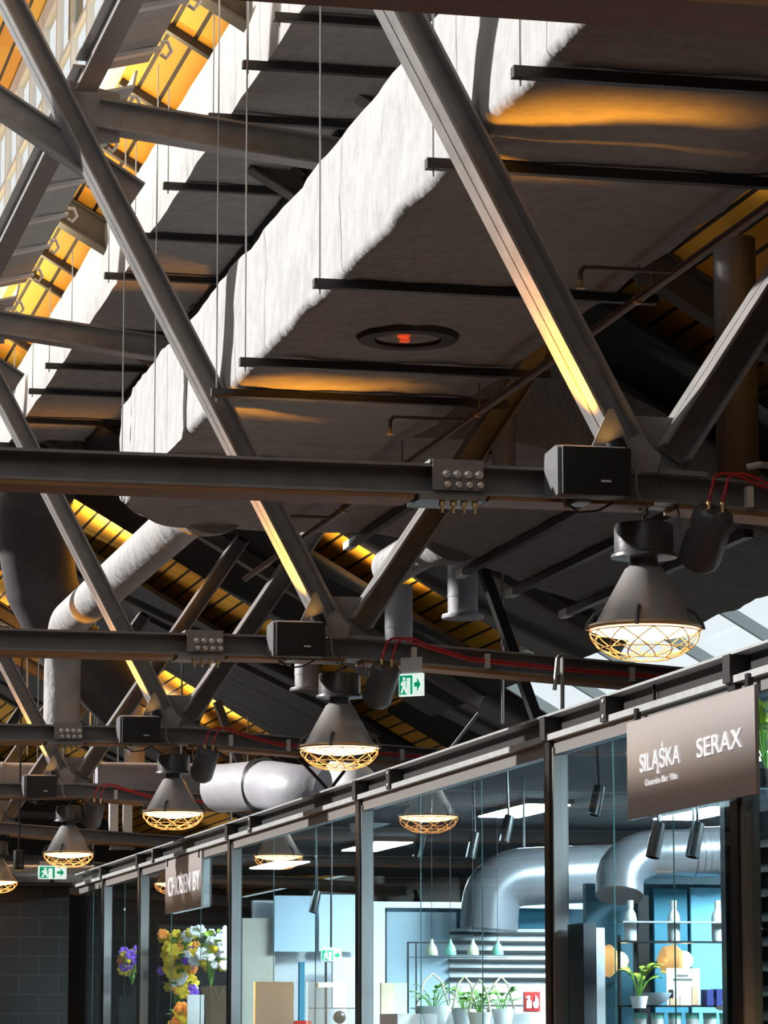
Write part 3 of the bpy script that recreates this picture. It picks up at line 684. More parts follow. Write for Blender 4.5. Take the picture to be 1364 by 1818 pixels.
# braces above the shop (dark struts in front of the rooflight)
def strut(label, p0, p1, w, m, name='roof_strut'):
    o = MB().bar(p0, p1, w, w * .7).build(name, m, smooth=0); tag(o, label, 'strut')
strut('dark strut leaning left of the second exit-side chord, below the cross duct', atY(858, 1010, 23.6), atY(965, 1310, 23.6), .10, BLACKSTEEL)
strut('dark strut leaning above the shop beam behind the third lamp', atY(385, 1245, 29.0), atY(450, 1420, 29.0), .09, BLACKSTEEL)
strut('thin light strut rising from the shop beam below the exit sign', atY(800, 1330, 24), atY(850, 1266, 24), .03, GALV)
strut('thin dark strut in front of the white duct end', atY(530, 1345, 24), atY(580, 1400, 24), .03, BLACKSTEEL)
strut('short dark strut crossing the white duct end', atY(612, 1368, 24), atY(578, 1412, 24), .03, BLACKSTEEL)
for i, (px, a, b) in enumerate([(893, 1010, 1285), (410, 1320, 1460), (48, 1155, 1340), (113, 1130, 1420), (160, 1150, 1330), (210, 1180, 1360), (322, 1300, 1420)]):
    Yr = [23.8, 29.55, 40, 38, 39, 38, 36][i]
    o = MB().tube([atY(px, b, Yr), Vector((atY(px, a, Yr).x, Yr, atY(px, a, Yr).z if i == 1 else max(atY(px, a, Yr).z, roofz(atY(px, a, Yr).x) - .38)))], .011, 6).build('hanging_rod', ROD)
    tag(o, ['thin vertical rod in front of the orange boards right of the flanged flue', 'thin vertical rod right of the third lamp', 'thin vertical rod at the far left below the round white pipe', 'thin vertical rod left of the third left diagonal', 'thin vertical rod near the far trusses left of centre', 'thin vertical rod right of the third left diagonal', 'thin vertical rod beside the third lamp cone'][i], 'rod', 'hanging rods')
# white eave insulation on the right, lit by the rooflight
EW = mat('white_wrap', (.85, .85, .86), .6, bump=.5, bscale=5)
m = MB(); sec = dense(rrect(8.45, 9.2, 3.56, 3.96, .15), .1)
o = m.loft([[lump((x, yy, z), .03) for x, z in sec] for yy in [21.2 + i * .25 for i in range(34)]]).build('wrapped_duct', EW, smooth=60); tag(o, 'white wrapped duct under the right rooflight above the shop', 'duct')
# far clutter above the block wall
for i, px in enumerate((201, 226)):
    a = atY(px, 1484, 36.0); b = atY(px, 1420, 36.0)
    o = MB().span((a.x - .045, 35.95, a.z), (a.x + .045, 36.05, b.z)).build('white_post', WHITEMET); tag(o, ['left white post behind the third lamp', 'right white post behind the third lamp'][i], 'post')
for i, (pa, pb, py, Yc) in enumerate([(110, 330, 1482, 36.0), (130, 300, 1492, 35.6), (-20, 165, 1522, 36.3), (-30, 110, 1443, 36.4)]):
    a = atY(pa, py, Yc); b = atY(pb, py + 6, Yc)
    o = MB().bar(a, b, .1, .07).build('cross_beam', BLACKSTEEL if i != 1 else GALV, smooth=0); tag(o, ['dark beam across the far end above the block wall', 'grey rail just below the dark far beam', 'dark rail above the exit sign at lower left', 'dark beam at the left edge beside the smallest lamp'][i], 'beam')
a = atY(217, 1503, 35.6)
o = MB().box(a, (.26, .04, .07)).build('sign_box', mat('cream_box', (.75, .68, .6), .5)); tag(o, 'small cream box hanging under the far beam', 'box')
a = atY(33, 1545, 34.6)
dl = thing('downlight', 'black cylinder downlight at the lower left edge', 'lamp', a)
MB().lathe([(.05, 0), (.055, .02), (.055, .2), (.02, .21)], a, 20, cap0=False).build('housing', BLACKSTEEL, dl)
MB().lathe([(.0005, .012), (.05, .012)], a, 20, cap0=False, cap1=False).build('lens', UPL, dl)
MB().tube([a + Vector((0, 0, .2)), Vector((a.x, a.y, roofz(a.x) - .02))], .01, 6).build('stem', BLACKSTEEL, dl)
# ================================================================== SHOP FRONT
XG = 4.83
posts = [round(atX(px, 1500, 4.775).y - .05, 2) for px in (1297, 967, 631, 404, 245, 181)]
bm_ = thing('shopfront_beam', 'long dark steel beam along the top of the glass shops, rising to the right', 'beam', (4.82, 20, 3.11))
MB().span((4.835, 6, 3.13), (4.85, 35.8, 3.25)).build('web', BLACKSTEEL, bm_, smooth=0)
MB().span((4.76, 6, 3.243), (4.92, 35.8, 3.255)).build('top_flange', GALV, bm_, smooth=0)
MB().span((4.765, 6, 3.118), (4.92, 35.8, 3.150)).build('bottom_flange', GALV, bm_, smooth=0)
RB = Matrix.Rotation(-math.pi / 2, 3, 'Y')
for yy in [16.05, 20.85, 25.65, 30.45] + posts:
    w = .10
    pl = MB().span((4.752, yy - w / 2, 3.122), (4.764, yy + w / 2, 3.246)).span((4.764, yy - w / 2, 3.13), (4.835, yy - w / 2 + .012, 3.243)).build('splice_plate', BLACKSTEEL, bm_, smooth=0)
    if yy in (16.05, 20.85, 25.65, 30.45):
        for zz in (3.145, 3.222): MB().lathe([(.011, 0), (.011, .008), (.007, .01)], (4.752, yy - .02, zz), 8, RB).build('bolt', BOLT, pl)
pn = ['at the right edge beside the grey shop sign', 'thick post left of the grey shop sign', 'left of the hanging glass pendants', 'right of the flower bouquets', 'left of the small white lettered sign', 'farthest, beside the dark block wall']
for i, yy in enumerate(posts):
    t = thing('shopfront_post', 'black steel shopfront post ' + pn[i], 'post', (4.82, yy, 0), 'shopfront posts')
    MB().span((4.775, yy - .05, 0), (4.87, yy + .05, 3.118)).build('post', FRAMEB, t, smooth=0)
    for sg in (-1, 1): MB().span((4.79, yy + sg * .065 - .015, 0), (4.87, yy + sg * .065 + .015, 3.08)).build('edge_trim', FRAMEG, t, smooth=0)
edges = [9.2] + posts
bays = list(zip([9.2] + posts[:-1], posts)) + [(posts[-1], 35.85)]
for i, (a, b) in enumerate(bays):
    f = MB().span((4.80, a + .05, 3.045), (4.86, b - .05, 3.118)).span((4.80, a + .05, 0), (4.86, b - .05, .08)).build('window_%d' % (i + 3), FRAMEG, smooth=0); struct(f)
    k = 3 if b - a > 2.5 else 2 if b - a > 2 else 1
    w = (b - a - .14) / k
    for j in range(k):
        y0 = a + .07 + j * w
        MB().span((4.826, y0 + .004, .08), (4.836, y0 + w - .004, 3.045)).build('pane', GLASS, f, smooth=0)
        if j: MB().span((4.828, y0 - .003, .08), (4.834, y0 + .003, 3.045)).build('joint', GREENEDGE, f, smooth=0)
# kiosk shell
TEALW = mat('teal_wall', (0.012, 0.085, 0.13), 0.5, var=.2, vscale=3)
LIGHTBLUE = mat('light_blue', (0.16, 0.50, 0.72), 0.6)
MIDTEAL = mat('mid_teal', (0.03, 0.20, 0.30), 0.6)
PALEBLUE = mat('pale_blue', (0.48, 0.64, 0.75), 0.5)
PALEGREY = mat('pale_grey', (0.68, 0.70, 0.72), 0.5)
CREAM = mat('cream_board', (0.90, 0.75, 0.52), 0.6, var=.12, vscale=3)
CARD = mat('white_card', (.85, .85, .85), .6)
NAVY = mat('navy_box', (.02, .03, .16), .5)
CERAM = mat('white_ceramic', (.8, .8, .78), .25)
MINT = mat('mint_glass', (.25, .62, .52), .2)
CREAMG = mat('cream_glass', (.72, .75, .55), .2)
COPPER = mat('copper_shade', (.75, .30, .10), .3, .6, emit=(1, .5, .18), estr=.9)
LEAF = mat('leaf_green', (.16, .34, .05), .5, var=.4, vscale=20)
LEAFY = mat('leaf_lime', (.42, .58, .05), .5, var=.3, vscale=20)
YEL = mat('petal_yellow', (.9, .62, .02), .5); PUR = mat('petal_purple', (.20, .06, .55), .5); WHT = mat('petal_white', (.85, .82, .8), .5); ORG = mat('petal_orange', (.9, .28, .03), .5); PINK = mat('petal_pink', (.85, .45, .38), .5)
KRAFT = mat('kraft_paper', (.55, .34, .20), .7)
REDS = mat('sign_red', (.78, .03, .02), .4, emit=(1, .03, .02), estr=.15)
DKCURT = mat('dark_curtain', (.012, .010, .012), .9)
struct(MB().span((9.1, 6, 0), (9.2, 35.8, 3.3)).build('wall_kiosk', TEALW))
struct(MB().span((4.93, 6, 3.27), (9.2, 35.8, 3.31)).build('kiosk_dark_backing', DARKWALL))  # dark lid added over the open-topped shops so glass reflections show
for i, (yy, zt) in enumerate([(17.33, 2.38), (22.07, 2.42), (26.93, 2.65), (31.73, 2.6)]):
    o = MB().span((5.02, yy - .03, 0), (9.1, yy + .03, zt)).build('partition_wall', [TEALW, TEALW, PALEGREY, DKCURT][i], smooth=0)
    tag(o, ['dark teal partition behind the bottle shelves', 'dark partition behind the glass pendants', 'pale partition behind the hanging exit sign', 'black partition behind the yellow flowers'][i], 'partition', 'kiosk partitions')
for i, (x, yy) in enumerate([(6.3, 15.2), (6.6, 19.6), (6.6, 24.4), (6.6, 29.4), (6.4, 32.9), (8, 19.6), (8, 24.4), (7.9, 15.2)]):  # glowing panels added to brighten the shop interiors
    t = thing('shop_fill_panel', 'added flat white fill light panel ' + ['above the bottles, near the glass', 'in the middle shop, near the glass', 'in the third shop, near the glass', 'above the flower bouquets', 'in the narrow farthest shop', 'at the back of the middle shop', 'at the back of the third shop', 'at the back of the right shop'][i], 'light', (x, yy, 3.25), 'added fill light panels in the shops')
    MB().span((x - .18, yy - .75, 3.235), (x + .18, yy + .75, 3.268)).build('frame', FRAMEB, t, smooth=0)
    MB().span((x - .16, yy - .72, 3.228), (x + .16, yy + .72, 3.236)).build('fill_panel_face', FILLGLOW, t, smooth=0)
def ybox(px0, py0, px1, py1, Y, th, name, m, label=None, cat=None, group=None, parent=None, bev=0):
    a = atY(px0, py0, Y); b = atY(px1, py1, Y)
    o = MB().span((a.x, Y - th / 2, b.z), (b.x, Y + th / 2, a.z)).build(name, m, parent, smooth=0, bevel=bev)
    if label: tag(o, label, cat, group)
    return o
# ---- signs
def fit_text(body, ya, yb, za, zb, X, parent, name, m=LETTER):
    cu = bpy.data.curves.new('txt', 'FONT'); cu.body = body; cu.extrude = .004
    ob = bpy.data.objects.new('txt', cu); COL.objects.link(ob)
    me = bpy.data.meshes.new_from_object(ob.evaluated_get(bpy.context.evaluated_depsgraph_get())); bpy.data.objects.remove(ob)
    xs = [v.co.x for v in me.vertices]; ref = [v.co.y for v in me.vertices]
    x0, x1 = min(xs), max(xs); h = .70
    off = WL[parent.name]
    for v in me.vertices:
        v.co = Vector((X - v.co.z, ya + (yb - ya) * (v.co.x - x0) / (x1 - x0), za + (zb - za) * v.co.y / h)) - off
    me.materials.clear(); me.materials.append(m)
    o = bpy.data.objects.new(name, me); COL.objects.link(o); o.parent = parent; return o
def shop_sign(label, pts, X, texts):
    a = atX(*pts[0], X); b = atX(*pts[1], X); c = atX(*pts[2], X)
    t = thing('shop_sign', label, 'sign', (X, (a.y + b.y) / 2, c.z))
    MB().span((X, b.y, c.z), (X + .018, a.y, a.z)).build('panel', SIGN, t, smooth=0)
    for y in (a.y - .12, b.y + .12): MB().span((X + .005, y - .02, a.z - .05), (4.775, y + .02, a.z + .06)).build('hanger', FRAMEB, t, smooth=0)
    for body, l0, l1, r1, nm in texts:
        A = atX(*l0, X - .004); B = atX(*l1, X - .004); C = atX(*r1, X - .004)
        fit_text(body, A.y, C.y, B.z, A.z, X - .004, t, nm)
shop_sign('larger grey hanging shop sign with two white names, at the right', [(1113, 1284), (1341, 1300), (1113, 1457)], 4.745,
          [('SERAX', (1238, 1312), (1238, 1346), (1318, 1318), 'lettering'), ('SIL\u0104\u015aKA', (1137, 1340), (1137, 1372), (1208, 1340), 'lettering'), *[(w, (a, 1833 - .2439 * (a + 695)), (a, 1833 - .2374 * (a + 695)), (b, 1380), 'small_lettering') for w, a, b in (('Ceramics', 1146, 1172), ('Bar', 1176, 1187), ('Vita', 1190, 1203))]])
shop_sign('smaller grey hanging shop sign with one white line, above the flowers', [(294, 1530), (358, 1530), (294, 1623)], 4.782, [('CHOSEN', (299, 1559), (299, 1592), (338, 1560), 'lettering'), ('BY', (343, 1833 - .2757 * 1038), (343, 1833 - .2425 * 1038), (355, 1560), 'lettering')])
# ---- first kiosk: bottles, poster, lamps
ybox(1225, 1576, 1292, 1830, 17.26, .03, 'wall_panel', LIGHTBLUE, 'bright light blue wall panel behind the right bottle', 'panel')
ybox(1160, 1578, 1222, 1830, 17.26, .03, 'wall_panel', MIDTEAL, 'mid teal wall panel behind the left bottle', 'panel')
ybox(1129, 1590, 1151, 1830, 17.1, .08, 'black_post', FRAMEB, 'black post left of the bottles', 'post')
ybox(1022, 1640, 1046, 1830, 16.9, .3, 'cabinet_side', mat('dark_cabinet', (.05, .05, .06), .5), 'dark grey cabinet side just right of the thick post', 'cabinet')
ybox(1046, 1648, 1066, 1830, 17.0, .2, 'cabinet_side', PALEGREY, 'pale grey cabinet side right of the dark one', 'cabinet')
rk = thing('display_rack', 'thin black display rack carrying the clear bottles', 'rack', atY(1180, 1830, 16.5))
for py in (1637, 1672, 1786):
    a, b = atY(1098, py, 16.5), atY(1296, py, 16.5)
    MB().span((a.x, 16.42, a.z - .005), (b.x, 16.58, a.z + .004)).build('shelf', mat('clear_shelf', (.35, .37, .38), .15) if py == 1637 else FRAMEB, rk, smooth=0)
for px in (1099, 1127):
    a = atY(px, 1660, 16.5); MB().span((a.x - .006, 16.49, 0), (a.x + .006, 16.51, a.z)).build('upright', FRAMEB, rk, smooth=0)
BOTT = mat('frosted_bottle', (.82, .84, .86), .15)
for px, lb in ((1120, 'left'), (1197, 'middle'), (1275, 'right')):
    a = atY(px, 1671, 16.5); h = .2
    t = thing('bottle', lb + ' clear white bottle on the thin display rack', 'bottle', a, 'clear bottles on the rack')
    MB().lathe([(.028, 0), (.032, .01), (.032, .115), (.026, .14), (.014, .16), (.014, .175)], a, 20).build('body', BOTT, t)
    MB().lathe([(.016, .172), (.016, .205)], a, 16).build('cap', CARD, t)
pt = thing('poster_stand', 'white printed card standing among the ceramics', 'card', atY(1213, 1787, 16.44))
ybox(1183, 1719, 1243, 1786, 16.44, .01, 'card', CARD, parent=pt)
for (x0, y0, x1, y1, m) in ((1203, 1730, 1222, 1733, FRAMEG), (1196, 1737, 1230, 1740, FRAMEG), (1188, 1757, 1196, 1772, FRAMEB), (1229, 1751, 1240, 1784, KRAFT), (1190, 1772, 1204, 1786, KRAFT), (1208, 1766, 1224, 1788, CREAM)):
    ybox(x0, y0, x1, min(y1, 1785), 16.433, .004, 'printed_mark', m, parent=pt)
for px, py, lb in ((1188, 1705, 'copper wall lamp glowing behind the printed card'), (1073, 1706, 'copper wall lamp glowing left of the black post')):
    a = atY(px, py, 17.0); t = thing('wall_lamp', lb, 'lamp', a)
    MB().lathe([(.02, -.06), (.07, -.03), (.085, .03), (.06, .06), (.02, .065)], a, 24, Matrix.Rotation(math.pi / 2, 3, 'Y')).build('shade', COPPER, t)
    MB().ball(a + Vector((.075, -.02, 0)), .05).build('bulb', LENS, t)
    MB().tube([a + Vector((.02, 0, 0)), a + Vector((.02, .24, 0))], .012, 8).build('arm', FRAMEB, t)
def leafplant(label, base, h, r, n, m, pot=None, potm=CERAM, cat='plant', name='potted_plant', seed=1, blossoms=()):
    random.seed(seed); t = thing(name, label, cat, base)
    if pot: MB().lathe([(pot * .72, 0), (pot, pot * 1.3), (pot * .92, pot * 1.3), (pot * .7, pot * .3)], base, 20).build('pot', potm, t)
    z0 = base.z + (pot * 1.2 if pot else 0); lm = MB(); stm = MB()
    for k in range(n):
        a = random.uniform(0, 6.28); rr = r * random.uniform(.25, 1); hh = h * random.uniform(.45, 1)
        p0 = Vector((base.x, base.y, z0)); p2 = Vector((base.x + rr * math.cos(a), base.y + rr * math.sin(a), z0 + hh)); p1 = (p0 + p2) / 2 + Vector((0, 0, hh * .25))
        stm.tube([p0, p1, p2], .0025, 5)
        d = (p2 - p1).normalized(); s = d.cross(Vector((0, 0, 1))); s = s.normalized() if s.length > .01 else Vector((1, 0, 0)); L = r * random.uniform(.45, .8); u = s.cross(d)
        pts = []
        for i in range(6):
            f = i / 5; w = L * .28 * math.sin(math.pi * min(1, f * .9 + .08)); c = p2 + d * L * (f - .2) - Vector((0, 0, L * .5 * f * f)); pts.append((c - s * w, c + u * w * .3, c + s * w))
        V = [[lm.bm.verts.new(q) for q in row] for row in pts]
        for A, B in zip(V, V[1:]):
            for j in range(2): lm.bm.faces.new((A[j], A[j + 1], B[j + 1], B[j]))
    stm.build('stems', LEAF, t); lm.build('leaves', m, t)
    for bm2, cnt, br in blossoms:
        for k in range(cnt):
            a = random.uniform(0, 6.28); rr = r * math.sqrt(random.uniform(0, 1)); c = Vector((base.x + rr * math.cos(a), base.y + rr * math.sin(a), z0 + h * random.uniform(.35, 1.05)))
            b = MB(); s0 = random.uniform(.7, 1.2) * br
            for j in range(6):
                an = 6.28 * j / 6; b.ball(c + Vector((math.cos(an) * s0 * .6, math.sin(an) * s0 * .3 - .2 * s0, math.sin(an) * s0 * .6)), s0 * .5, 1, (1, .6, 1))
            b.ball(c, s0 * .42, 1); b.build('blossom', bm2, t)
    return t
leafplant('lime green plant in front of the black post, bottom right', atY(1135, 1790, 16.0), .16, .12, 14, LEAFY, .045, seed=4)
for i, (x0, x1, y0, m, lb, nm) in enumerate([(1250, 1262, 1757, NAVY, 'small navy box right of the printed card', 'gift_box'), (1267, 1298, 1756, NAVY, 'wide navy box at the right end of the rack shelf', 'gift_box')]):
    ybox(x0, y0, x1, 1786, 16.45, .1, nm, m, lb, 'box')
a = atY(1160, 1784, 16.4); o = MB().lathe([(.03, 0), (.07, .02), (.095, .06), (.09, .06), (.06, .02)], a, 28, cap1=False).build('bowl', PALEBLUE); tag(o, 'light blue bowl left of the printed card', 'bowl')
a = atY(1280, 1790, 16.44); o = MB().ball(a + Vector((0, 0, .03)), .042, 2).build('dish_dome', CERAM); tag(o, 'round white ceramic in front of the wide navy box', 'ceramic')
cnames = ['leftmost cup of the row below the rack shelf', 'second cup of the row below the rack shelf', 'third cup of the row below the rack shelf', 'fourth cup of the row below the rack shelf', 'fifth cup of the row below the rack shelf', 'rightmost cup of the row below the rack shelf']
for i, px in enumerate((1137, 1168, 1199, 1230, 1261, 1290)):
    a = atY(px, 1830, 16.5); t = thing('cup', 'white and mint ' + cnames[i], 'cup', a, 'cups below the rack shelf')
    MB().lathe([(.022, 0), (.032, .02), (.034, .085), (.031, .085), (.02, .02)], a, 18, cap1=False).build('body', CERAM, t)
    MB().lathe([(.0345, .06), (.0355, .09), (.033, .09)], a, 18, cap0=False, cap1=False).build('rim_band', MINT, t)
# grey ducts inside the shops
def duct_in(label, pts, r, m, corr=None):
    t = thing('shop_duct', label, 'duct', pts[0])
    for q in pts[2:4]: MB().tube([q + Vector((.1, 0, r * .9)), Vector((q.x + .1, q.y, 3.28))], .008, 6).build('hanger_rod', ROD, t)
    MB().tube(smoothpath(pts), r, 24).build('pipe', m, t, smooth=60)
    if corr:
        a, b = corr
        for k in range(7): p = a.lerp(b, k / 6); d = (b - a).normalized(); MB().tube([p - d * .02, p + d * .02], r * 1.05, 24).build('rib', m, t)
SD = mat('shop_duct_grey', (.22, .22, .24), .3, .4, var=.15)
p = [atY(1100, 1590, 16.9), atY(1105, 1545, 16.95), atY(1140, 1520, 17.0), atY(1200, 1515, 17.0), atY(1420, 1508, 17.0)]
duct_in('shiny dark grey duct above the bottles inside the right shop', p, .125, SD, (atY(1235, 1513, 17.0), atY(1300, 1511, 17.0)))
p = [atY(868, 1650, 21.6), atY(875, 1590, 21.6), atY(905, 1562, 21.6), atY(960, 1555, 21.6), atY(1100, 1550, 21.6)]
duct_in('shiny grey duct elbow above the striped slats inside the middle shop', p, .19, SD)
for i, (px, py, Yt) in enumerate([(1165, 1490, 15.4), (1235, 1490, 15.6), (1060, 1420, 18.2), (900, 1470, 20.2), (840, 1500, 21.0), (745, 1500, 22.6), (560, 1600, 25.8)]):
    a = atY(px, py, Yt); t = thing('track_spotlight', ['black track spotlight under the lettered sign, left of two', 'black track spotlight under the lettered sign, right of two', 'black track spotlight right of the thick post', 'black track spotlight left of the thick post', 'black track spotlight above the mint pendants', 'black track spotlight above the pale blue panel', 'black track spotlight above the hanging exit sign'][i], 'light', a, 'track spotlights in the shops')
    d = Vector((-.25, -.1, -1)).normalized(); R = d.to_track_quat('Z', 'Y').to_matrix()
    MB().lathe([(.03, -.08), (.034, .0), (.034, .09), (.028, .09), (.028, .07)], a, 16, R).build('housing', FRAMEB, t)
    MB().tube([a - d * .06, Vector((a.x, a.y, 3.27))], .008, 6).build('stem', FRAMEB, t)
# louvred crate stack at the right edge
cs = thing('slat_screen', 'dark slatted screen at the bottom right corner', 'screen', (5.1, 14.6, 0))
ca, cb = atX(1308, 1800, 5.05).y, 12.6
for k in range(18):
    z = .55 + k * .11
    MB().prism([(5.03, cb, z), (5.12, cb, z + .035), (5.12, cb, z + .05), (5.03, cb, z + .015)], (0, 1, 0), 0, ca - cb).build('slat', mat('slat_brown', (.22, .19, .165), .45), cs, smooth=0)
MB().span((5.0, ca - .02, 0), (5.14, ca + .05, 2.7)).build('frame', FRAMEB, cs, smooth=0)
MB().span((5.12, cb, .4), (5.14, ca, 2.6)).build('back_panel', FRAMEB, cs, smooth=0)
leafplant('yellow green hanging plant at the right edge beside the lettered sign', atX(1362, 1400, 5.3), .35, .2, 26, LEAFY, .07, FRAMEB, seed=9)
# ---- second kiosk
ybox(686, 1619, 810, 1830, 21.95, .04, 'wall_panel', PALEBLUE, 'tall pale blue panel left of the striped slats', 'panel')
ybox(866, 1612, 972, 1648, 21.96, .04, 'wall_panel', MIDTEAL, 'teal band panel above the striped slats', 'panel')
sl = thing('slat_wall', 'pale wall board with black horizontal slats behind the glass pendants', 'wall board', atY(880, 1830, 21.9))
ybox(798, 1648, 985, 1830, 21.93, .02, 'board', PALEGREY, parent=sl)
for py in (1657, 1673, 1690, 1706, 1721, 1738): ybox(798, py - 3, 985, py + 3, 21.9, .03, 'slat', FRAMEB, parent=sl)
hr = thing('display_rack', 'thin black frame rack with the hanging glass pendants', 'rack', atY(780, 1830, 20.8))
for (x0, y0, x1, y1) in ((723, 1673, 726, 1830), (738, 1673, 740, 1830), (723, 1672, 800, 1675), (723, 1699, 900, 1701), (838, 1785, 840, 1830), (870, 1785, 872, 1830), (838, 1784, 950, 1787), (730, 1789, 870, 1791)):
    ybox(x0, y0, x1, y1, 20.8, .012, 'bar', FRAMEB, parent=hr)
for px, m, lb in ((767, CREAMG, 'leftmost cream glass pendant on the frame rack'), (800, MINT, 'mint glass pendant second from the left on the rack'), (840, CREAMG, 'cream glass pendant in front of the black slats'), (884, MINT, 'rightmost mint glass pendant on the frame rack')):
    a = atY(px, 1696, 20.7); t = thing('glass_pendant', lb, 'pendant', a, 'small glass pendants')
    MB().lathe([(.036, 0), (.038, .02), (.03, .05), (.012, .078), (.006, .1)], a, 18).build('shade', m, t)
    MB().tube([a + Vector((0, 0, .1)), Vector((a.x, a.y, 3.27))], .002, 5).build('cord', FRAMEB, t)
def plinth(x, y, z, w, label):
    o = MB().span((x - w / 2, y - w / 2, 0), (x + w / 2, y + w / 2, z)).build('display_plinth', FRAMEB, smooth=0, bevel=.004); tag(o, label, 'plinth')
def basket(label, px, py, Y, r, h, seed):
    a = atY(px, py, Y); t = leafplant(label, a, .16, .13, 16, LEAF, None, seed=seed, name='planter_basket', cat='basket')
    MB().lathe([(r * .75, -.09), (r, h - .09), (r * .94, h - .09), (r * .7, -.06)], a, 24).build('basket', CERAM, t)
    MB().tube([a + Vector((-r, 0, 0)), a + Vector((-r * .5, 0, h * 1.5)), a + Vector((0, 0, h * 1.9)), a + Vector((r * .5, 0, h * 1.5)), a + Vector((r, 0, 0))], .007, 8).build('handle', CREAM, t)
basket('large white planter basket with handle below the leftmost pendant', 769, 1795, 20.4, .11, .12, 11)
basket('white planter with green leaves in front of the black slats', 825, 1800, 20.2, .08, .12, 12)
basket('white planter with drooping leaves left of the red sign', 890, 1800, 20.4, .09, .12, 13)
basket('white planter with pale flowers between the other two planters', 852, 1803, 19.55, .07, .11, 14)
rs = thing('fire_sign', 'small square red fire equipment sign with white symbols', 'sign', atY(945, 1796, 20.3))
ybox(929, 1759, 961, 1797, 20.3, .012, 'border', CARD, parent=rs, bev=.003); ybox(931, 1761, 959, 1795, 20.29, .012, 'red_panel', REDS, parent=rs)
def ypoly(pts, Y, th, name, m, parent):
    P = [atY(px, py, Y) for px, py in pts]; MB().prism(P, (0, 1, 0), -th / 2, th / 2).build(name, m, parent, smooth=0)
ypoly([(935, 1790), (935, 1777), (938, 1774), (938, 1771), (934, 1773), (933, 1771), (939, 1767), (943, 1770), (941, 1771), (941, 1774), (944, 1777), (944, 1790)], 20.28, .008, 'white_symbol', CARD, rs)
ypoly([(949, 1790), (946, 1784), (948, 1777), (950, 1779), (951, 1766), (956, 1774), (957, 1784), (954, 1790)], 20.28, .008, 'white_symbol', CARD, rs)
ybox(676, 1745, 700, 1830, 21.0, .03, 'leaning_board', CREAM, 'cream board leaning beside the post left of the rack', 'board')
ybox(690, 1800, 960, 1830, 20.6, .5, 'display_table', CARD, 'white table top under the planters', 'table')
# ---- third kiosk
ybox(487, 1590, 560, 1690, 26.7, .04, 'wall_panel', PALEBLUE, 'pale blue panel left of the hanging exit sign', 'panel')
ybox(566, 1588, 640, 1690, 26.75, .04, 'wall_panel', mat('powder_blue', (.55, .68, .82), .5), 'powder blue panel behind the hanging exit sign', 'panel')
ybox(430, 1630, 487, 1830, 26.78, .04, 'wall_panel', mat('beige_panel', (.55, .50, .42), .6), 'beige panel above the cream wooden board', 'panel')
ybox(452, 1743, 520, 1840, 24.0, .06, 'wooden_board', CREAM, 'bright cream wooden board at the bottom of the third shop', 'board')
exit_sign('small exit sign hanging on a rod inside the third shop', atY(588, 1696, 25.6), .16, .09, 0, .02)
a = atY(588, 1682, 25.6); o = MB().tube([a, Vector((a.x, a.y, 3.27))], .008, 6).build('hanging_rod', FRAMEB); tag(o, 'black rod holding the exit sign inside the third shop', 'rod')
ct = thing('coat_stand', 'black stand with a pale tray under the hanging exit sign', 'stand', atY(580, 1830, 25.4))
ybox(577, 1708, 580, 1830, 25.4, .02, 'pole', FRAMEB, parent=ct); ybox(562, 1745, 588, 1753, 25.4, .12, 'tray', CREAM, parent=ct)
ybox(548, 1789, 630, 1791, 25.4, .02, 'rail', FRAMEB, parent=ct)
ybox(531, 1708, 538, 2300, 26.0, .05, 'teal_post', MIDTEAL, 'slim teal post right of the cream wooden board', 'post')
a = atY(603, 1806, 25.0); o = MB().ball(a, .05).build('black_vase', FRAMEB); tag(o, 'round black vase at the bottom right of the third shop', 'vase')
ybox(521, 1812, 548, 1835, 24.6, .2, 'red_box', REDS, 'red box beside the cream wooden board', 'box')
ybox(590, 1700, 628, 1790, 26.6, .05, 'wall_poster', PALEGREY, 'pale grey poster to the right of the coat stand', 'poster')
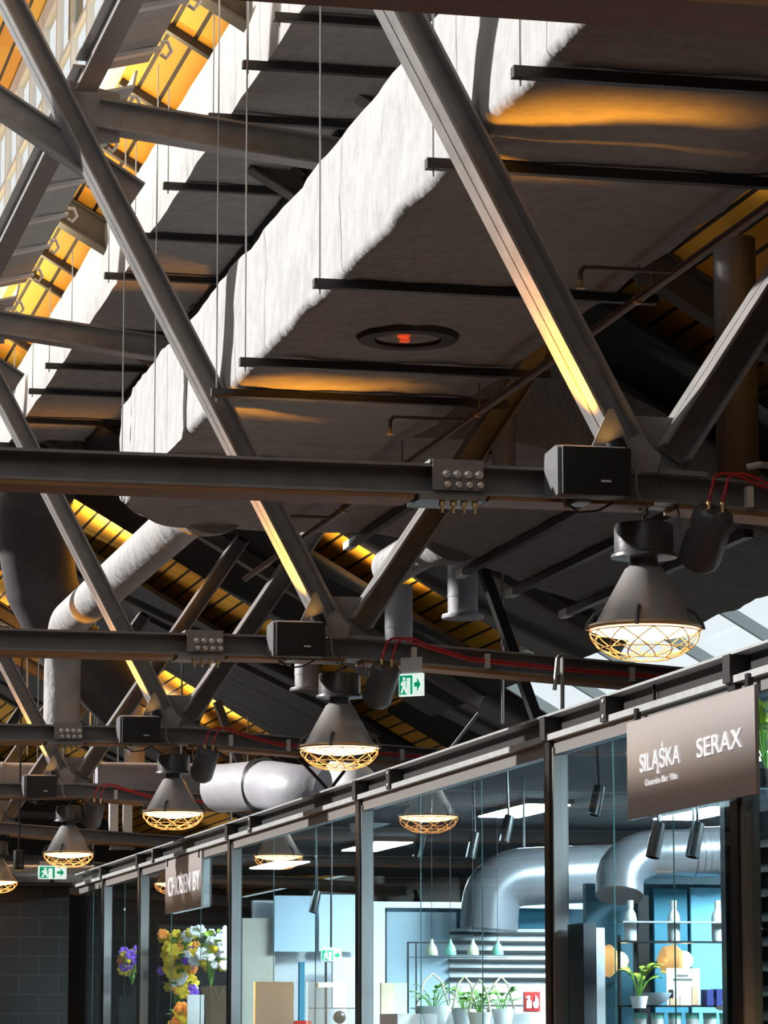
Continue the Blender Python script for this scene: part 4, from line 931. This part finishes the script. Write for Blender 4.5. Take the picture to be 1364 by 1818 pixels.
# ---- flower kiosk
leafplant('tall bouquet of yellow and purple flowers below the smaller grey sign', atY(316, 1840, 31.0), .80, .17, 34, LEAF, .09, KRAFT, 'flowers', 'flower_bouquet', 21, ((YEL, 34, .062), (PUR, 9, .055), (WHT, 9, .05), (ORG, 9, .055)))
leafplant('loose bouquet of white flowers right of the yellow ones', atY(374, 1775, 30.6), .52, .17, 26, LEAFY, .09, KRAFT, 'flowers', 'flower_bouquet', 22, ((WHT, 30, .05), (YEL, 7, .045)))
leafplant('small lime and purple bouquet in the narrow far pane', atY(234, 1770, 33.5), .36, .13, 24, LEAFY, .09, FRAMEB, 'flowers', 'flower_bouquet', 23, ((PUR, 7, .05), (YEL, 8, .05), (ORG, 3, .045)))
leafplant('low bunch of orange and yellow flowers below the tall bouquet', atY(330, 1850, 30.2), .28, .14, 14, LEAF, None, KRAFT, 'flowers', 'flower_bouquet', 24, ((YEL, 14, .06), (ORG, 14, .06), (PINK, 6, .055)))
ybox(333, 1766, 358, 2300, 30.0, .02, 'price_card', CARD, 'white card standing among the flowers', 'card')
bg_ = thing('paper_bag', 'kraft paper bag at the bottom beside the fourth post', 'bag', atY(388, 1830, 28.4))
A = atY(371, 1750, 28.4); B = atY(398, 1840, 28.4)
MB().loft([[(A.x, 28.3, B.z), (B.x, 28.3, B.z), (B.x, 28.5, B.z), (A.x, 28.5, B.z)], [(A.x - .01, 28.3, A.z), (B.x + .01, 28.3, A.z), (B.x + .01, 28.5, A.z), (A.x - .01, 28.5, A.z)]]).build('bag', KRAFT, bg_, smooth=0)
MB().tube([(A.x + .03, 28.29, A.z - .02), ((A.x + B.x) / 2, 28.28, A.z - .12), (B.x - .03, 28.29, A.z - .02)], .005, 6).build('handle', CREAM, bg_)
ybox(312, 1655, 360, 1830, 31.5, .05, 'curtain', DKCURT, 'black curtain behind the tall yellow bouquet', 'curtain')
_a = atY(316, 1840, 31.0); plinth(_a.x, _a.y, _a.z, .22, 'dark plinth under the tall yellow bouquet')
_a = atY(374, 1775, 30.6); plinth(_a.x, _a.y, _a.z, .22, 'dark plinth under the white bouquet')
_a = atY(234, 1770, 33.5); plinth(_a.x, _a.y, _a.z, .22, 'dark plinth under the small far bouquet')
